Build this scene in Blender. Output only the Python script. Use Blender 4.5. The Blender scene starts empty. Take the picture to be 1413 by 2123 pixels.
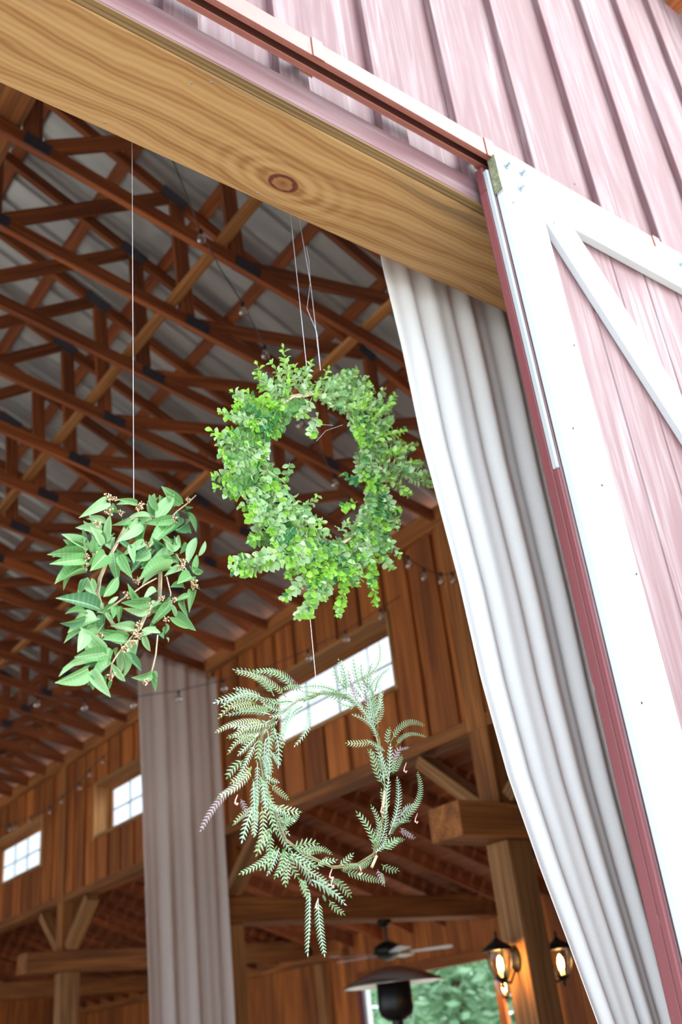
import bpy, bmesh, math, random
from mathutils import Vector, Matrix
random.seed(7)
S = bpy.context.scene
COL = S.collection

# ------------------------------------------------------------------ camera
EYE = Vector((0, 0, 1.6))
RIGHT = Vector((0.80081, -0.59019, -0.10188))
DOWN = Vector((0.20855, 0.43424, -0.87633))
FWD = Vector((0.56144, 0.68052, 0.47082))
FPX = 2064.0
cd = bpy.data.cameras.new('camera')
cam = bpy.data.objects.new('camera', cd); COL.objects.link(cam)
cam.matrix_world = Matrix(((RIGHT.x, -DOWN.x, -FWD.x, EYE.x), (RIGHT.y, -DOWN.y, -FWD.y, EYE.y),
                           (RIGHT.z, -DOWN.z, -FWD.z, EYE.z), (0, 0, 0, 1)))
cd.sensor_fit = 'VERTICAL'; cd.sensor_height = 36.0; cd.sensor_width = 24.0
cd.lens = FPX / 2123 * 36
cd.clip_start = 0.05; cd.clip_end = 400
cd.dof.use_dof = True; cd.dof.focus_distance = 2.25; cd.dof.aperture_fstop = 3.2
S.camera = cam

# ------------------------------------------------------------------ world, sun, exposure
w = bpy.data.worlds.new('sky'); S.world = w; w.use_nodes = True
bg = w.node_tree.nodes['Background']
bg.inputs['Color'].default_value = (0.74, 0.87, 1.0, 1)
bg.inputs['Strength'].default_value = 2.6
sd = bpy.data.lights.new('sun_offscreen', 'SUN'); sd.energy = 2.0; sd.angle = math.radians(35); sd.color = (1.0, 0.95, 0.88)
so = bpy.data.objects.new('sun_offscreen', sd); COL.objects.link(so)
so.rotation_euler = Vector((0.75, -1.0, 0.85)).to_track_quat('Z', 'Y').to_euler()
S.view_settings.view_transform = 'Standard'; S.view_settings.look = 'None'
S.view_settings.gamma = 1.0; S.view_settings.use_curve_mapping = False
S.view_settings.exposure = 0.8

# ------------------------------------------------------------------ helpers
def lin(r, g, b):
    f = lambda c: (c / 255 / 12.92) if c / 255 <= 0.04045 else ((c / 255 + 0.055) / 1.055) ** 2.4
    return (f(r), f(g), f(b), 1)

def ray(px, py):
    return RIGHT * (px - 706.5) + DOWN * (py - 1061.5) + FWD * FPX

def on_y(px, py, y):
    d = ray(px, py); return EYE + d * ((y - EYE.y) / d.y)

def on_x(px, py, x):
    d = ray(px, py); return EYE + d * ((x - EYE.x) / d.x)

WM = {}

def place(o, mat4, parent=None):
    WM[o] = mat4
    if parent is not None:
        o.parent = parent
        o.matrix_basis = WM[parent].inverted() @ mat4
    else:
        o.matrix_basis = mat4
    return o

def tag(o, label=None, cat=None, group=None, kind=None):
    if label: o['label'] = label
    if cat: o['category'] = cat
    if group: o['group'] = group
    if kind: o['kind'] = kind
    return o

def empty(name, loc, label=None, cat=None, group=None, kind=None):
    o = bpy.data.objects.new(name, None); COL.objects.link(o); o.empty_display_size = 0.1
    place(o, Matrix.Translation(Vector(loc)))
    return tag(o, label, cat, group, kind)

def link(name, me, mat4=None, parent=None):
    o = bpy.data.objects.new(name, me); COL.objects.link(o)
    return place(o, mat4 if mat4 is not None else Matrix(), parent)

def copy_tree(o, mat4, parent=None):
    c = o.copy(); COL.objects.link(c)
    if parent is None:
        WM[c] = mat4; c.parent = None; c.matrix_basis = mat4
    else:
        c.parent = parent; c.matrix_basis = o.matrix_basis.copy(); WM[c] = WM[parent] @ o.matrix_basis
    for ch in list(o.children):
        copy_tree(ch, None, c)
    return c

class MB:
    def __init__(s): s.v = []; s.f = []; s.m = []
    def add(s, vs, fs, mi=0):
        n = len(s.v); s.v += [tuple(v) for v in vs]; s.f += [tuple(i + n for i in f) for f in fs]; s.m += [mi] * len(fs)
    def box(s, lo, hi, mi=0):
        x0, y0, z0 = lo; x1, y1, z1 = hi
        s.add([(x0,y0,z0),(x1,y0,z0),(x1,y1,z0),(x0,y1,z0),(x0,y0,z1),(x1,y0,z1),(x1,y1,z1),(x0,y1,z1)],
              [(0,3,2,1),(4,5,6,7),(0,1,5,4),(1,2,6,5),(2,3,7,6),(3,0,4,7)], mi)
    def tube(s, pts, r, n=6, mi=0, cap=True):
        pts = [Vector(p) for p in pts]; rs = r if isinstance(r, (list, tuple)) else [r] * len(pts)
        vs = []; up = Vector((0.13, 0.21, 1)).normalized()
        for i, p in enumerate(pts):
            t = (pts[min(i + 1, len(pts) - 1)] - pts[max(i - 1, 0)]).normalized()
            a = t.cross(up)
            if a.length < 0.05: a = t.cross(Vector((1, 0, 0)))
            a.normalize(); b = t.cross(a)
            for k in range(n):
                th = 2 * math.pi * k / n
                vs.append(p + (a * math.cos(th) + b * math.sin(th)) * rs[i])
        fs = [(i*n+k, i*n+(k+1) % n, (i+1)*n+(k+1) % n, (i+1)*n+k) for i in range(len(pts)-1) for k in range(n)]
        if cap:
            fs.append(tuple(range(n))[::-1]); fs.append(tuple((len(pts)-1)*n+k for k in range(n)))
        s.add(vs, fs, mi)
    def lathe(s, prof, n=20, mi=0, c=(0, 0, 0)):
        vs = []
        for r, z in prof:
            for k in range(n):
                th = 2 * math.pi * k / n; vs.append((c[0] + r * math.cos(th), c[1] + r * math.sin(th), c[2] + z))
        fs = [(i*n+k, i*n+(k+1) % n, (i+1)*n+(k+1) % n, (i+1)*n+k) for i in range(len(prof)-1) for k in range(n)]
        s.add(vs, fs, mi)
    def mesh(s, name, mats, smooth=False):
        me = bpy.data.meshes.new(name); me.from_pydata(s.v, [], s.f)
        for m in (mats if isinstance(mats, (list, tuple)) else [mats]): me.materials.append(m)
        if any(s.m): me.polygons.foreach_set('material_index', s.m)
        if smooth: me.polygons.foreach_set('use_smooth', [True] * len(s.f))
        me.update(); return me
    def obj(s, name, mats, parent=None, mat4=None, smooth=False):
        return link(name, s.mesh(name, mats, smooth), mat4, parent)

BOXES = {}
def boxmesh(l, wd, h, mat, bev=0.004):
    """bevelled timber, length along local x, centred"""
    key = (round(l, 3), round(wd, 4), round(h, 4), mat.name, bev)
    if key not in BOXES:
        bm = bmesh.new(); bmesh.ops.create_cube(bm, size=1)
        bmesh.ops.scale(bm, vec=(l, wd, h), verts=bm.verts)
        if bev: bmesh.ops.bevel(bm, geom=bm.edges[:], offset=bev, segments=1, affect='EDGES')
        me = bpy.data.meshes.new('timber'); bm.to_mesh(me); bm.free(); me.materials.append(mat); BOXES[key] = me
    return BOXES[key]

def bar(name, p0, p1, wd, h, mat, parent=None, up=(0, 0, 1), bev=0.004):
    """timber from p0 to p1; wd across (sideways), h along up"""
    p0 = Vector(p0); p1 = Vector(p1); x = (p1 - p0); l = x.length; x.normalize()
    y = Vector(up).cross(x); y.normalize(); z = x.cross(y)
    c = (p0 + p1) / 2
    m = Matrix(((x.x, y.x, z.x, c.x), (x.y, y.y, z.y, c.y), (x.z, y.z, z.z, c.z), (0, 0, 0, 1)))
    return link(name, boxmesh(l, wd, h, mat, bev), m, parent)

def block(name, lo, hi, mat, parent=None, axis='x', bev=0.004):
    """axis-aligned timber between two corners, grain along axis"""
    lo = Vector(lo); hi = Vector(hi); c = (lo + hi) / 2; d = hi - lo
    if axis == 'x': return bar(name, (lo.x, c.y, c.z), (hi.x, c.y, c.z), d.y, d.z, mat, parent, (0, 0, 1), bev)
    if axis == 'y': return bar(name, (c.x, lo.y, c.z), (c.x, hi.y, c.z), d.x, d.z, mat, parent, (0, 0, 1), bev)
    return bar(name, (c.x, c.y, lo.z), (c.x, c.y, hi.z), d.x, d.y, mat, parent, (0, 1, 0), bev)

# ------------------------------------------------------------------ materials
class NT:
    def __init__(s, name):
        s.m = bpy.data.materials.new(name); s.m.use_nodes = True; s.t = s.m.node_tree
        s.b = s.t.nodes['Principled BSDF']; s.out = s.t.nodes['Material Output']
    def n(s, typ, **kw):
        nd = s.t.nodes.new(typ)
        for k, v in kw.items():
            if k in nd.inputs: nd.inputs[k].default_value = v
            else: setattr(nd, k, v)
        return nd
    def l(s, a, b): s.t.links.new(a, b)
    def ramp(s, src, stops):
        r = s.n('ShaderNodeValToRGB'); e = r.color_ramp.elements
        while len(e) < len(stops): e.new(0.5)
        for el, (p, c) in zip(e, stops): el.position = p; el.color = c
        s.l(src, r.inputs['Fac']); return r
    def math(s, op, a, b=None):
        m = s.n('ShaderNodeMath'); m.operation = op
        for i, v in enumerate((a, b)):
            if v is None: continue
            if isinstance(v, (int, float)): m.inputs[i].default_value = v
            else: s.l(v, m.inputs[i])
        return m.outputs[0]
    def mix(s, f, a, b, typ='MIX'):
        m = s.n('ShaderNodeMix'); m.data_type = 'RGBA'; m.blend_type = typ
        for i, v in ((0, f), (6, a), (7, b)):
            if isinstance(v, (int, float)): m.inputs[i].default_value = v
            elif isinstance(v, tuple): m.inputs[i].default_value = v
            else: s.l(v, m.inputs[i])
        return m.outputs[2]
    def coords(s, scale, rnd=True):
        tc = s.n('ShaderNodeTexCoord'); mp = s.n('ShaderNodeMapping'); mp.inputs['Scale'].default_value = scale
        s.l(tc.outputs['Object'], mp.inputs['Vector'])
        if not rnd: return mp.outputs[0]
        oi = s.n('ShaderNodeObjectInfo'); va = s.n('ShaderNodeVectorMath'); va.operation = 'ADD'
        cm = s.n('ShaderNodeCombineXYZ'); k = s.math('MULTIPLY', oi.outputs['Random'], 37.0)
        for i in range(3): s.l(k, cm.inputs[i])
        s.l(mp.outputs[0], va.inputs[0]); s.l(cm.outputs[0], va.inputs[1]); s.rand = oi.outputs['Random']
        return va.outputs[0]

def wood(name, dark, light, along=0.9, across=11.0, rough=0.75, vary=0.25, grain=0.5, bump=0.15):
    t = NT(name); v = t.coords((along, across, across))
    n1 = t.n('ShaderNodeTexNoise', Scale=1.0, Detail=5.0, Distortion=0.8); t.l(v, n1.inputs['Vector'])
    v2 = t.coords((along * 1.5, across * 7, across * 7))
    n2 = t.n('ShaderNodeTexNoise', Scale=1.0, Detail=3.0); t.l(v2, n2.inputs['Vector'])
    r1 = t.ramp(n1.outputs['Fac'], [(0.3, dark), (0.72, light)])
    r2 = t.ramp(n2.outputs['Fac'], [(0.35, (1 - grain, 1 - grain, 1 - grain, 1)), (0.6, (1, 1, 1, 1))])
    c = t.mix(1.0, r1.outputs[0], r2.outputs[0], 'MULTIPLY')
    hv = t.n('ShaderNodeHueSaturation'); t.l(c, hv.inputs['Color'])
    t.l(t.math('ADD', t.math('MULTIPLY', t.rand, 2 * vary), 1 - vary), hv.inputs['Value'])
    t.l(hv.outputs[0], t.b.inputs['Base Color']); t.b.inputs['Roughness'].default_value = rough
    bp = t.n('ShaderNodeBump', Strength=bump, Distance=0.004); t.l(n2.outputs['Fac'], bp.inputs['Height']); t.l(bp.outputs[0], t.b.inputs['Normal'])
    return t.m

def paint(name, base, wash, amt=0.5, along=1.2, across=9.0, rough=0.6, chips=None, bump=0.25):
    """weathered paint over boards, grain along local x"""
    t = NT(name); v = t.coords((along, across, across))
    n1 = t.n('ShaderNodeTexNoise', Scale=1.0, Detail=6.0, Distortion=1.2); t.l(v, n1.inputs['Vector'])
    v2 = t.coords((along * 2, across * 6, across * 6))
    n2 = t.n('ShaderNodeTexNoise', Scale=1.0, Detail=4.0, Distortion=0.5); t.l(v2, n2.inputs['Vector'])
    f = t.ramp(n1.outputs['Fac'], [(0.35, (0, 0, 0, 1)), (0.7, (1, 1, 1, 1))])
    f2 = t.ramp(n2.outputs['Fac'], [(0.38, (0.1, 0.1, 0.1, 1)), (0.62, (1, 1, 1, 1))])
    k = t.math('MULTIPLY', t.math('MULTIPLY', f.outputs[0], f2.outputs[0]), amt)
    c = t.mix(k, base, wash)
    if chips:
        n3 = t.n('ShaderNodeTexNoise', Scale=1.0, Detail=3.0); t.l(t.coords((9, 60, 60)), n3.inputs['Vector'])
        c = t.mix(t.ramp(n3.outputs['Fac'], [(0.72, (0, 0, 0, 1)), (0.75, (1, 1, 1, 1))]).outputs[0], c, chips)
    t.l(c, t.b.inputs['Base Color']); t.b.inputs['Roughness'].default_value = rough
    bp = t.n('ShaderNodeBump', Strength=bump, Distance=0.004); t.l(n2.outputs['Fac'], bp.inputs['Height']); t.l(bp.outputs[0], t.b.inputs['Normal'])
    return t.m

def plain(name, col, rough=0.6, metal=0.0, noise=0.12, scale=20.0, emit=None, es=1.0):
    t = NT(name); n1 = t.n('ShaderNodeTexNoise', Scale=scale, Detail=3.0); t.l(t.coords((1, 1, 1)), n1.inputs['Vector'])
    lo = tuple(c * (1 - noise) for c in col[:3]) + (1,); hi = tuple(min(1, c * (1 + noise)) for c in col[:3]) + (1,)
    t.l(t.ramp(n1.outputs['Fac'], [(0.3, lo), (0.7, hi)]).outputs[0], t.b.inputs['Base Color'])
    t.b.inputs['Roughness'].default_value = rough; t.b.inputs['Metallic'].default_value = metal
    if emit: t.b.inputs['Emission Color'].default_value = emit; t.b.inputs['Emission Strength'].default_value = es
    return t.m

def leafmat(name, top, under, vary=0.3, trans=0.35, rough=0.45, rib=False):
    t = NT(name); oi = t.n('ShaderNodeObjectInfo'); ge = t.n('ShaderNodeNewGeometry')
    n1 = t.n('ShaderNodeTexNoise', Scale=35.0, Detail=2.0); tc = t.n('ShaderNodeTexCoord'); t.l(tc.outputs['Object'], n1.inputs['Vector'])
    c = t.mix(ge.outputs['Backfacing'], top, under)
    if rib:
        sx = t.n('ShaderNodeSeparateXYZ'); t.l(tc.outputs['Object'], sx.inputs[0]); ay = t.math('ABSOLUTE', sx.outputs[1])
        vein = t.math('SINE', t.math('MULTIPLY', t.math('SUBTRACT', sx.outputs[0], t.math('MULTIPLY', ay, 0.25)), 62.0))
        c = t.mix(t.math('MULTIPLY', t.math('GREATER_THAN', vein, 0.8), 0.08), c, (0.8, 0.9, 0.6, 1))
        c = t.mix(t.math('MULTIPLY', t.math('LESS_THAN', ay, 0.03), 0.45), c, (0.75, 0.85, 0.5, 1))
    hv = t.n('ShaderNodeHueSaturation'); t.l(c, hv.inputs['Color'])
    val = t.math('ADD', t.math('MULTIPLY', ge.outputs['Random Per Island'], vary), t.math('MULTIPLY', n1.outputs['Fac'], 0.3))
    val = t.math('ADD', val, t.math('MULTIPLY', oi.outputs['Random'], vary))
    t.l(t.math('ADD', val, 0.85 - vary), hv.inputs['Value'])
    t.l(hv.outputs[0], t.b.inputs['Base Color']); t.b.inputs['Roughness'].default_value = rough
    tr = t.n('ShaderNodeBsdfTranslucent'); t.l(hv.outputs[0], tr.inputs['Color'])
    mx = t.n('ShaderNodeMixShader', Fac=trans); t.l(t.b.outputs[0], mx.inputs[1]); t.l(tr.outputs[0], mx.inputs[2]); t.l(mx.outputs[0], t.out.inputs['Surface'])
    return t.m

def soffit_material(kx, ky):
    """pine plank with cathedral grain flowing round one dark knot at local (kx, ky)"""
    t = NT('pine_plank_with_knot')
    tc = t.n('ShaderNodeTexCoord'); sx = t.n('ShaderNodeSeparateXYZ'); t.l(tc.outputs['Object'], sx.inputs[0])
    X, Y = sx.outputs[0], sx.outputs[1]
    nz = t.n('ShaderNodeTexNoise', Scale=1.0, Detail=3.0); mp = t.n('ShaderNodeMapping'); mp.inputs['Scale'].default_value = (1.7, 5.5, 5.5)
    t.l(tc.outputs['Object'], mp.inputs['Vector']); t.l(mp.outputs[0], nz.inputs['Vector'])
    dx = t.math('SUBTRACT', X, kx); dy = t.math('SUBTRACT', Y, ky)
    d2 = t.math('ADD', t.math('POWER', t.math('DIVIDE', dx, 0.13), 2), t.math('POWER', t.math('DIVIDE', dy, 0.06), 2))
    g = t.math('POWER', 2.718, t.math('MULTIPLY', d2, -1.0))
    wide = t.math('POWER', 2.718, t.math('MULTIPLY', d2, -0.12))
    # grain coordinate: straight lines pushed aside by the knot, warped by noise
    gc = t.math('ADD', t.math('MULTIPLY', Y, 1.0), t.math('MULTIPLY', t.math('SUBTRACT', nz.outputs['Fac'], 0.5), 0.11))
    gc = t.math('ADD', gc, t.math('MULTIPLY', wide, 0.035))
    gc = t.math('ADD', gc, t.math('MULTIPLY', t.math('SQRT', t.math('ADD', d2, 0.02)), t.math('MULTIPLY', g, 0.02)))
    s1 = t.math('SINE', t.math('MULTIPLY', gc, 430.0))
    s2 = t.math('SINE', t.math('MULTIPLY', gc, 95.0))
    re = t.math('SQRT', d2)
    swirl = t.math('MULTIPLY', t.math('SINE', t.math('ADD', t.math('MULTIPLY', re, 13.0), t.math('MULTIPLY', nz.outputs['Fac'], 9.0))), t.math('MULTIPLY', t.math('POWER', 2.718, t.math('MULTIPLY', d2, -0.55)), 0.4))
    bands = t.math('ADD', t.math('ADD', t.math('MULTIPLY', s1, 0.17), t.math('MULTIPLY', s2, 0.26)), swirl)
    fn = t.n('ShaderNodeTexNoise', Scale=1.0, Detail=4.0); mp2 = t.n('ShaderNodeMapping'); mp2.inputs['Scale'].default_value = (3, 90, 90)
    t.l(tc.outputs['Object'], mp2.inputs['Vector']); t.l(mp2.outputs[0], fn.inputs['Vector'])
    k = t.math('ADD', t.math('ADD', bands, 0.5), t.math('MULTIPLY', t.math('SUBTRACT', fn.outputs['Fac'], 0.5), 0.5))
    base = t.ramp(k, [(0.05, lin(136, 94, 52)), (0.5, lin(162, 122, 76)), (0.95, lin(174, 138, 92))]).outputs[0]
    # blue-grey sap stain with its own shape, near the outer edge
    st = t.n('ShaderNodeTexNoise', Scale=1.0, Detail=5.0); mp3 = t.n('ShaderNodeMapping'); mp3.inputs['Scale'].default_value = (1.3, 16, 16); mp3.inputs['Location'].default_value = (3.1, 0.4, 0)
    t.l(tc.outputs['Object'], mp3.inputs['Vector']); t.l(mp3.outputs[0], st.inputs['Vector'])
    edge = t.ramp(t.math('ADD', t.math('MULTIPLY', Y, 3.2), 0.5), [(0.42, (0, 0, 0, 1)), (0.85, (1, 1, 1, 1))]).outputs[0]
    sm = t.math('MULTIPLY', t.ramp(st.outputs['Fac'], [(0.5, (0, 0, 0, 1)), (0.68, (1, 1, 1, 1))]).outputs[0], edge)
    base = t.mix(t.math('MULTIPLY', sm, 0.75), base, lin(92, 80, 62))
    # knot
    r = t.math('SQRT', t.math('ADD', t.math('POWER', t.math('DIVIDE', dx, 0.050), 2), t.math('POWER', t.math('DIVIDE', dy, 0.030), 2)))
    kn = t.math('ADD', r, t.math('MULTIPLY', t.math('SUBTRACT', fn.outputs['Fac'], 0.5), 0.9))
    kring = t.ramp(kn, [(0.0, lin(70, 35, 18)), (0.2, lin(120, 80, 45)), (0.6, lin(150, 100, 58)), (0.75, lin(75, 30, 18)), (0.95, lin(100, 50, 25))]).outputs[0]
    km = t.ramp(r, [(0.88, (1, 1, 1, 1)), (1.05, (0, 0, 0, 1))]).outputs[0]
    base = t.mix(km, base, kring)
    t.l(base, t.b.inputs['Base Color']); t.b.inputs['Roughness'].default_value = 0.65
    return t.m

M = {}
M['red'] = paint('barn_red_paint', lin(104, 66, 70), lin(138, 120, 121), 1.0, chips=None)
M['redside'] = paint('barn_red_plain', lin(112, 52, 58), lin(128, 76, 80), 0.35, chips=lin(150, 130, 128))
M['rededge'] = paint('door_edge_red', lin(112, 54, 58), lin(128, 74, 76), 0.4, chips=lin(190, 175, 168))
M['track'] = plain('painted_track_red', lin(138, 84, 74), 0.4, 0.0, 0.08)
M['nailhole'] = plain('rusted_nail', (0.01, 0.01, 0.012, 1), 0.5)
M['white'] = paint('white_door_paint', lin(186, 190, 194), lin(196, 198, 200), 0.5, rough=0.5, bump=0.1)
M['pale'] = paint('pale_edge_paint', lin(160, 168, 174), lin(180, 180, 174), 0.6, rough=0.5)
M['rawgreen'] = wood('weathered_end_grain', lin(88, 92, 70), lin(150, 150, 118), 3, 30)
M['timber'] = wood('amber_timber', lin(126, 72, 30), lin(188, 118, 56), 0.8, 9)
M['even'] = wood('wall_post_timber', lin(126, 72, 30), lin(188, 118, 56), 0.8, 9, vary=0.0)
M['post'] = wood('post_timber', lin(140, 92, 50), lin(190, 136, 82), 0.8, 9)
M['truss'] = wood('truss_lumber', lin(122, 58, 26), lin(172, 94, 44), 1.0, 14)
M['brace'] = wood('brace_lumber', lin(168, 104, 52), lin(206, 142, 80), 1.0, 14)
M['siding'] = wood('interior_siding', lin(134, 68, 24), lin(198, 116, 48), 0.7, 7, grain=0.35)
M['back'] = M['siding']
M['casing'] = wood('window_casing_pine', lin(168, 116, 66), lin(206, 154, 96), 0.8, 9)
M['rawpine'] = wood('fascia_underside_pine', lin(112, 86, 52), lin(142, 112, 72), 1, 20)
M['plate'] = plain('truss_plate_steel', lin(78, 74, 84), 0.45, 0.6, 0.2, 60)
M['steel'] = plain('galvanised_bolt', lin(150, 165, 172), 0.4, 0.8)
M['wire'] = plain('hanging_wire', lin(205, 205, 215), 0.35, 0.3, 0.05)
M['cable'] = plain('string_light_cable', lin(70, 62, 60), 0.6)
M['socket'] = plain('bulb_socket', (0.012, 0.012, 0.012, 1), 0.5)
M['black'] = plain('black_metal', (0.012, 0.011, 0.012, 1), 0.38, 0.5)
M['steelpol'] = plain('brushed_steel', lin(170, 165, 160), 0.25, 1.0, 0.1)
M['blade'] = plain('fan_blade_grey', lin(190, 190, 196), 0.4)
M['concrete'] = plain('concrete', lin(216, 204, 184), 0.85, 0, 0.15, 3)
M['gravel'] = plain('pale_gravel', lin(214, 204, 188), 0.95, 0, 0.15, 60)
M['bark'] = plain('bark', lin(90, 72, 56), 0.9, 0, 0.3)
M['vine'] = plain('vine_bark', lin(176, 160, 132), 0.8, 0, 0.25, 80)
M['stem'] = plain('green_stem', lin(120, 128, 82), 0.7, 0, 0.2, 80)
M['redstem'] = plain('russet_stem', lin(150, 116, 96), 0.7, 0, 0.25, 60)
M['flower'] = plain('cream_buds', lin(206, 192, 158), 0.7, 0, 0.25, 150)
M['bud'] = plain('russet_buds', lin(158, 122, 82), 0.7, 0, 0.25, 150)
M['pinkbud'] = plain('pink_flower_bud', lin(226, 170, 160), 0.6, 0, 0.15, 90)
M['box_new'] = leafmat('boxwood_new_leaf', lin(134, 186, 66), lin(160, 198, 108), 0.3)
M['box_mid'] = leafmat('boxwood_leaf', lin(108, 154, 92), lin(152, 182, 124), 0.35)
M['box_pale'] = leafmat('boxwood_underside_leaf', lin(166, 196, 146), lin(146, 180, 120), 0.25)
M['box_dark'] = leafmat('boxwood_old_leaf', lin(58, 122, 72), lin(120, 160, 100), 0.35)
M['bay'] = leafmat('long_leaf_green', lin(104, 156, 92), lin(146, 190, 126), 0.3, rib=True)
M['bay_pale'] = leafmat('long_leaf_pale', lin(150, 192, 138), lin(126, 172, 106), 0.2, rib=True)
M['bay_dark'] = leafmat('long_leaf_dark', lin(66, 120, 76), lin(110, 152, 90), 0.2, rib=True)
M['fern'] = leafmat('frond_green', lin(84, 130, 64), lin(140, 162, 128), 0.25, 0.2)
M['fern_silver'] = leafmat('frond_silver', lin(164, 182, 168), lin(134, 160, 128), 0.2, 0.15)
M['fern_olive'] = leafmat('frond_olive', lin(116, 134, 62), lin(160, 172, 140), 0.2, 0.2)
M['fern_purple'] = leafmat('frond_purple', lin(130, 102, 110), lin(150, 134, 136), 0.15, 0.2)
M['treeleaf'] = leafmat('garden_leaf', lin(140, 182, 140), lin(164, 200, 158), 0.45, 0.45)

def roof_metal():
    t = NT('galvalume_underside'); n1 = t.n('ShaderNodeTexNoise', Scale=1.0, Detail=4.0); t.l(t.coords((1.2, 6, 6)), n1.inputs['Vector'])
    t.l(t.ramp(n1.outputs['Fac'], [(0.3, lin(168, 168, 170)), (0.7, lin(206, 205, 203))]).outputs[0], t.b.inputs['Base Color'])
    t.b.inputs['Metallic'].default_value = 0.65; t.b.inputs['Roughness'].default_value = 0.33
    return t.m
M['metal'] = roof_metal()

def cloth(name, a, b, trans):
    t = NT(name); n1 = t.n('ShaderNodeTexNoise', Scale=400.0, Detail=2.0); t.l(t.coords((1, 1, 1)), n1.inputs['Vector'])
    c = t.ramp(n1.outputs['Fac'], [(0.3, a), (0.7, b)]).outputs[0]; t.l(c, t.b.inputs['Base Color']); t.b.inputs['Roughness'].default_value = 0.85
    tr = t.n('ShaderNodeBsdfTranslucent'); t.l(c, tr.inputs['Color']); mx = t.n('ShaderNodeMixShader', Fac=trans)
    t.l(t.b.outputs[0], mx.inputs[1]); t.l(tr.outputs[0], mx.inputs[2]); t.l(mx.outputs[0], t.out.inputs['Surface']); return t.m
M['drape'] = cloth('white_drape_cloth', lin(238, 239, 240), lin(246, 246, 246), 0.08)
M['drape2'] = cloth('sheer_grey_drape_cloth', lin(226, 214, 210), lin(238, 228, 224), 0.3)

def glass(name, col, fac):
    t = NT(name); gl = t.n('ShaderNodeBsdfGlossy', Roughness=0.03); tr = t.n('ShaderNodeBsdfTransparent', Color=col)
    fr = t.n('ShaderNodeFresnel', IOR=1.45); mx = t.n('ShaderNodeMixShader'); t.l(t.math('MULTIPLY', fr.outputs[0], fac), mx.inputs[0])
    t.l(tr.outputs[0], mx.inputs[1]); t.l(gl.outputs[0], mx.inputs[2]); t.l(mx.outputs[0], t.out.inputs['Surface']); return t.m
M['pane'] = glass('window_glass', (0.82, 0.83, 0.835, 1), 0.6)
M['bulb'] = glass('clear_bulb_glass', (0.9, 0.88, 0.86, 1), 4.0)
M['lampglass'] = glass('lantern_glass', (1.0, 0.86, 0.6, 1), 0.8)
M['flame'] = plain('lit_bulb', (1, 0.8, 0.5, 1), 0.5, emit=(1.0, 0.62, 0.25, 1), es=60)

# ------------------------------------------------------------------ dimensions
CZ = 1.6                       # eye height; measured heights below are above the eye
XW = 5.06                      # clerestory wall (room side)
RIDGE = -0.2
Y0 = 1.367                     # face of the front siding boards
YEND = 19.7
def chord_z(x): return CZ + 4.123 - 0.205 * (abs(x - RIDGE) + RIDGE - 2.37)       # underside of bottom chord
def roof_z(x): return CZ + 5.15 - 0.47 * (abs(x - RIDGE) + RIDGE - 2.46)          # centre of top chord

# ------------------------------------------------------------------ ground, floor
mb = MB(); mb.box((-40, -40, -0.3), (60, 60, -0.06)); tag(mb.obj('ground', M['gravel']), 'pale gravel ground around the barn', None, kind='structure')
mb = MB(); mb.box((-5.6, 1.3, -0.06), (8.75, YEND, 0.0)); tag(mb.obj('floor', M['concrete']), 'pale concrete slab inside the barn', None, kind='structure')

# ------------------------------------------------------------------ front wall: boards and battens
wf = empty('wall_front', (2, Y0, CZ + 2.1), 'weathered barn red board and batten front wall above the doorway', kind='structure')
PITCH = 0.3345
for k in range(-22, 22):
    x0 = 1.41 + 0.045 + PITCH * k                       # boards meet behind each batten
    xm = x0 + PITCH / 2
    if xm < -5.4 or xm > 8.6: continue
    lo = CZ + 2.12 if xm < 2.3 and xm > -2.6 else 0.0
    hi = min(roof_z(x0), roof_z(x0 + PITCH)) + 0.02 if abs(xm - RIDGE) < 5.4 else CZ + 2.38 - 0.34 * (xm - XW - 0.2)
    if hi - lo < 0.2: continue
    block('board', (x0 + 0.003, Y0, lo), (x0 + PITCH - 0.003, Y0 + 0.025, hi), M['red'], wf, 'z', 0.003)
    j = random.uniform(-0.006, 0.006)
    block('batten', (x0 - 0.045 + j, Y0 - 0.026, lo + 0.005), (x0 + 0.05 + j, Y0 + 0.0005, hi), M['red'], wf, 'z', 0.002)
# header carrying the wall, soffit plank with the knot, red fascia
hd = block('trim_1', (-3.4, Y0 + 0.03, CZ + 2.14), (2.75, Y0 + 0.285, CZ + 2.6), M['timber'], None, 'x'); tag(hd, 'timber header above the doorway', kind='structure')
kp = EYE + ray(587, 380) * (2.1 / ray(587, 380).z)
cx, cy = -0.3, Y0 + 0.144
M['soffit'] = soffit_material(kp.x - cx, -(kp.y - cy))
so_ = bar('trim_2', (-3.2, cy, CZ + 2.12), (2.6, cy, CZ + 2.12), 0.286, 0.04, M['soffit'], None, (0, 0, -1), 0.003)
tag(so_, 'wide knotty pine soffit plank under the doorway header', kind='structure')
fa = empty('trim_3', (0, Y0 - 0.015, CZ + 2.1), 'red painted fascia board over the doorway with raw underside', kind='structure')
block('fascia_face', (-3.3, Y0 - 0.029, CZ + 2.104), (2.6, Y0 - 0.001, CZ + 2.2), M['red'], fa, 'x')
block('raw_underside', (-3.3, Y0 - 0.0285, CZ + 2.100), (2.6, Y0 - 0.002, CZ + 2.1035), M['rawpine'], fa, 'x', 0.0005)
for p in ((437, 171), (397, 172), (534, 400), (217, 254), (995, 595)):
    q = EYE + ray(*p) * (2.1 / ray(*p).z)
    m = MB(); m.lathe([(0.0, -0.0015), (0.003, -0.001), (0.0035, 0.0)], 8); m.obj('nail_head', M['steel'], so_, Matrix.Translation(q))
jm = block('trim_4', (2.18, Y0 + 0.03, 0), (2.45, Y0 + 0.28, CZ + 2.1), M['timber'], None, 'z'); tag(jm, 'timber jamb post behind the open door', kind='structure')
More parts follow.
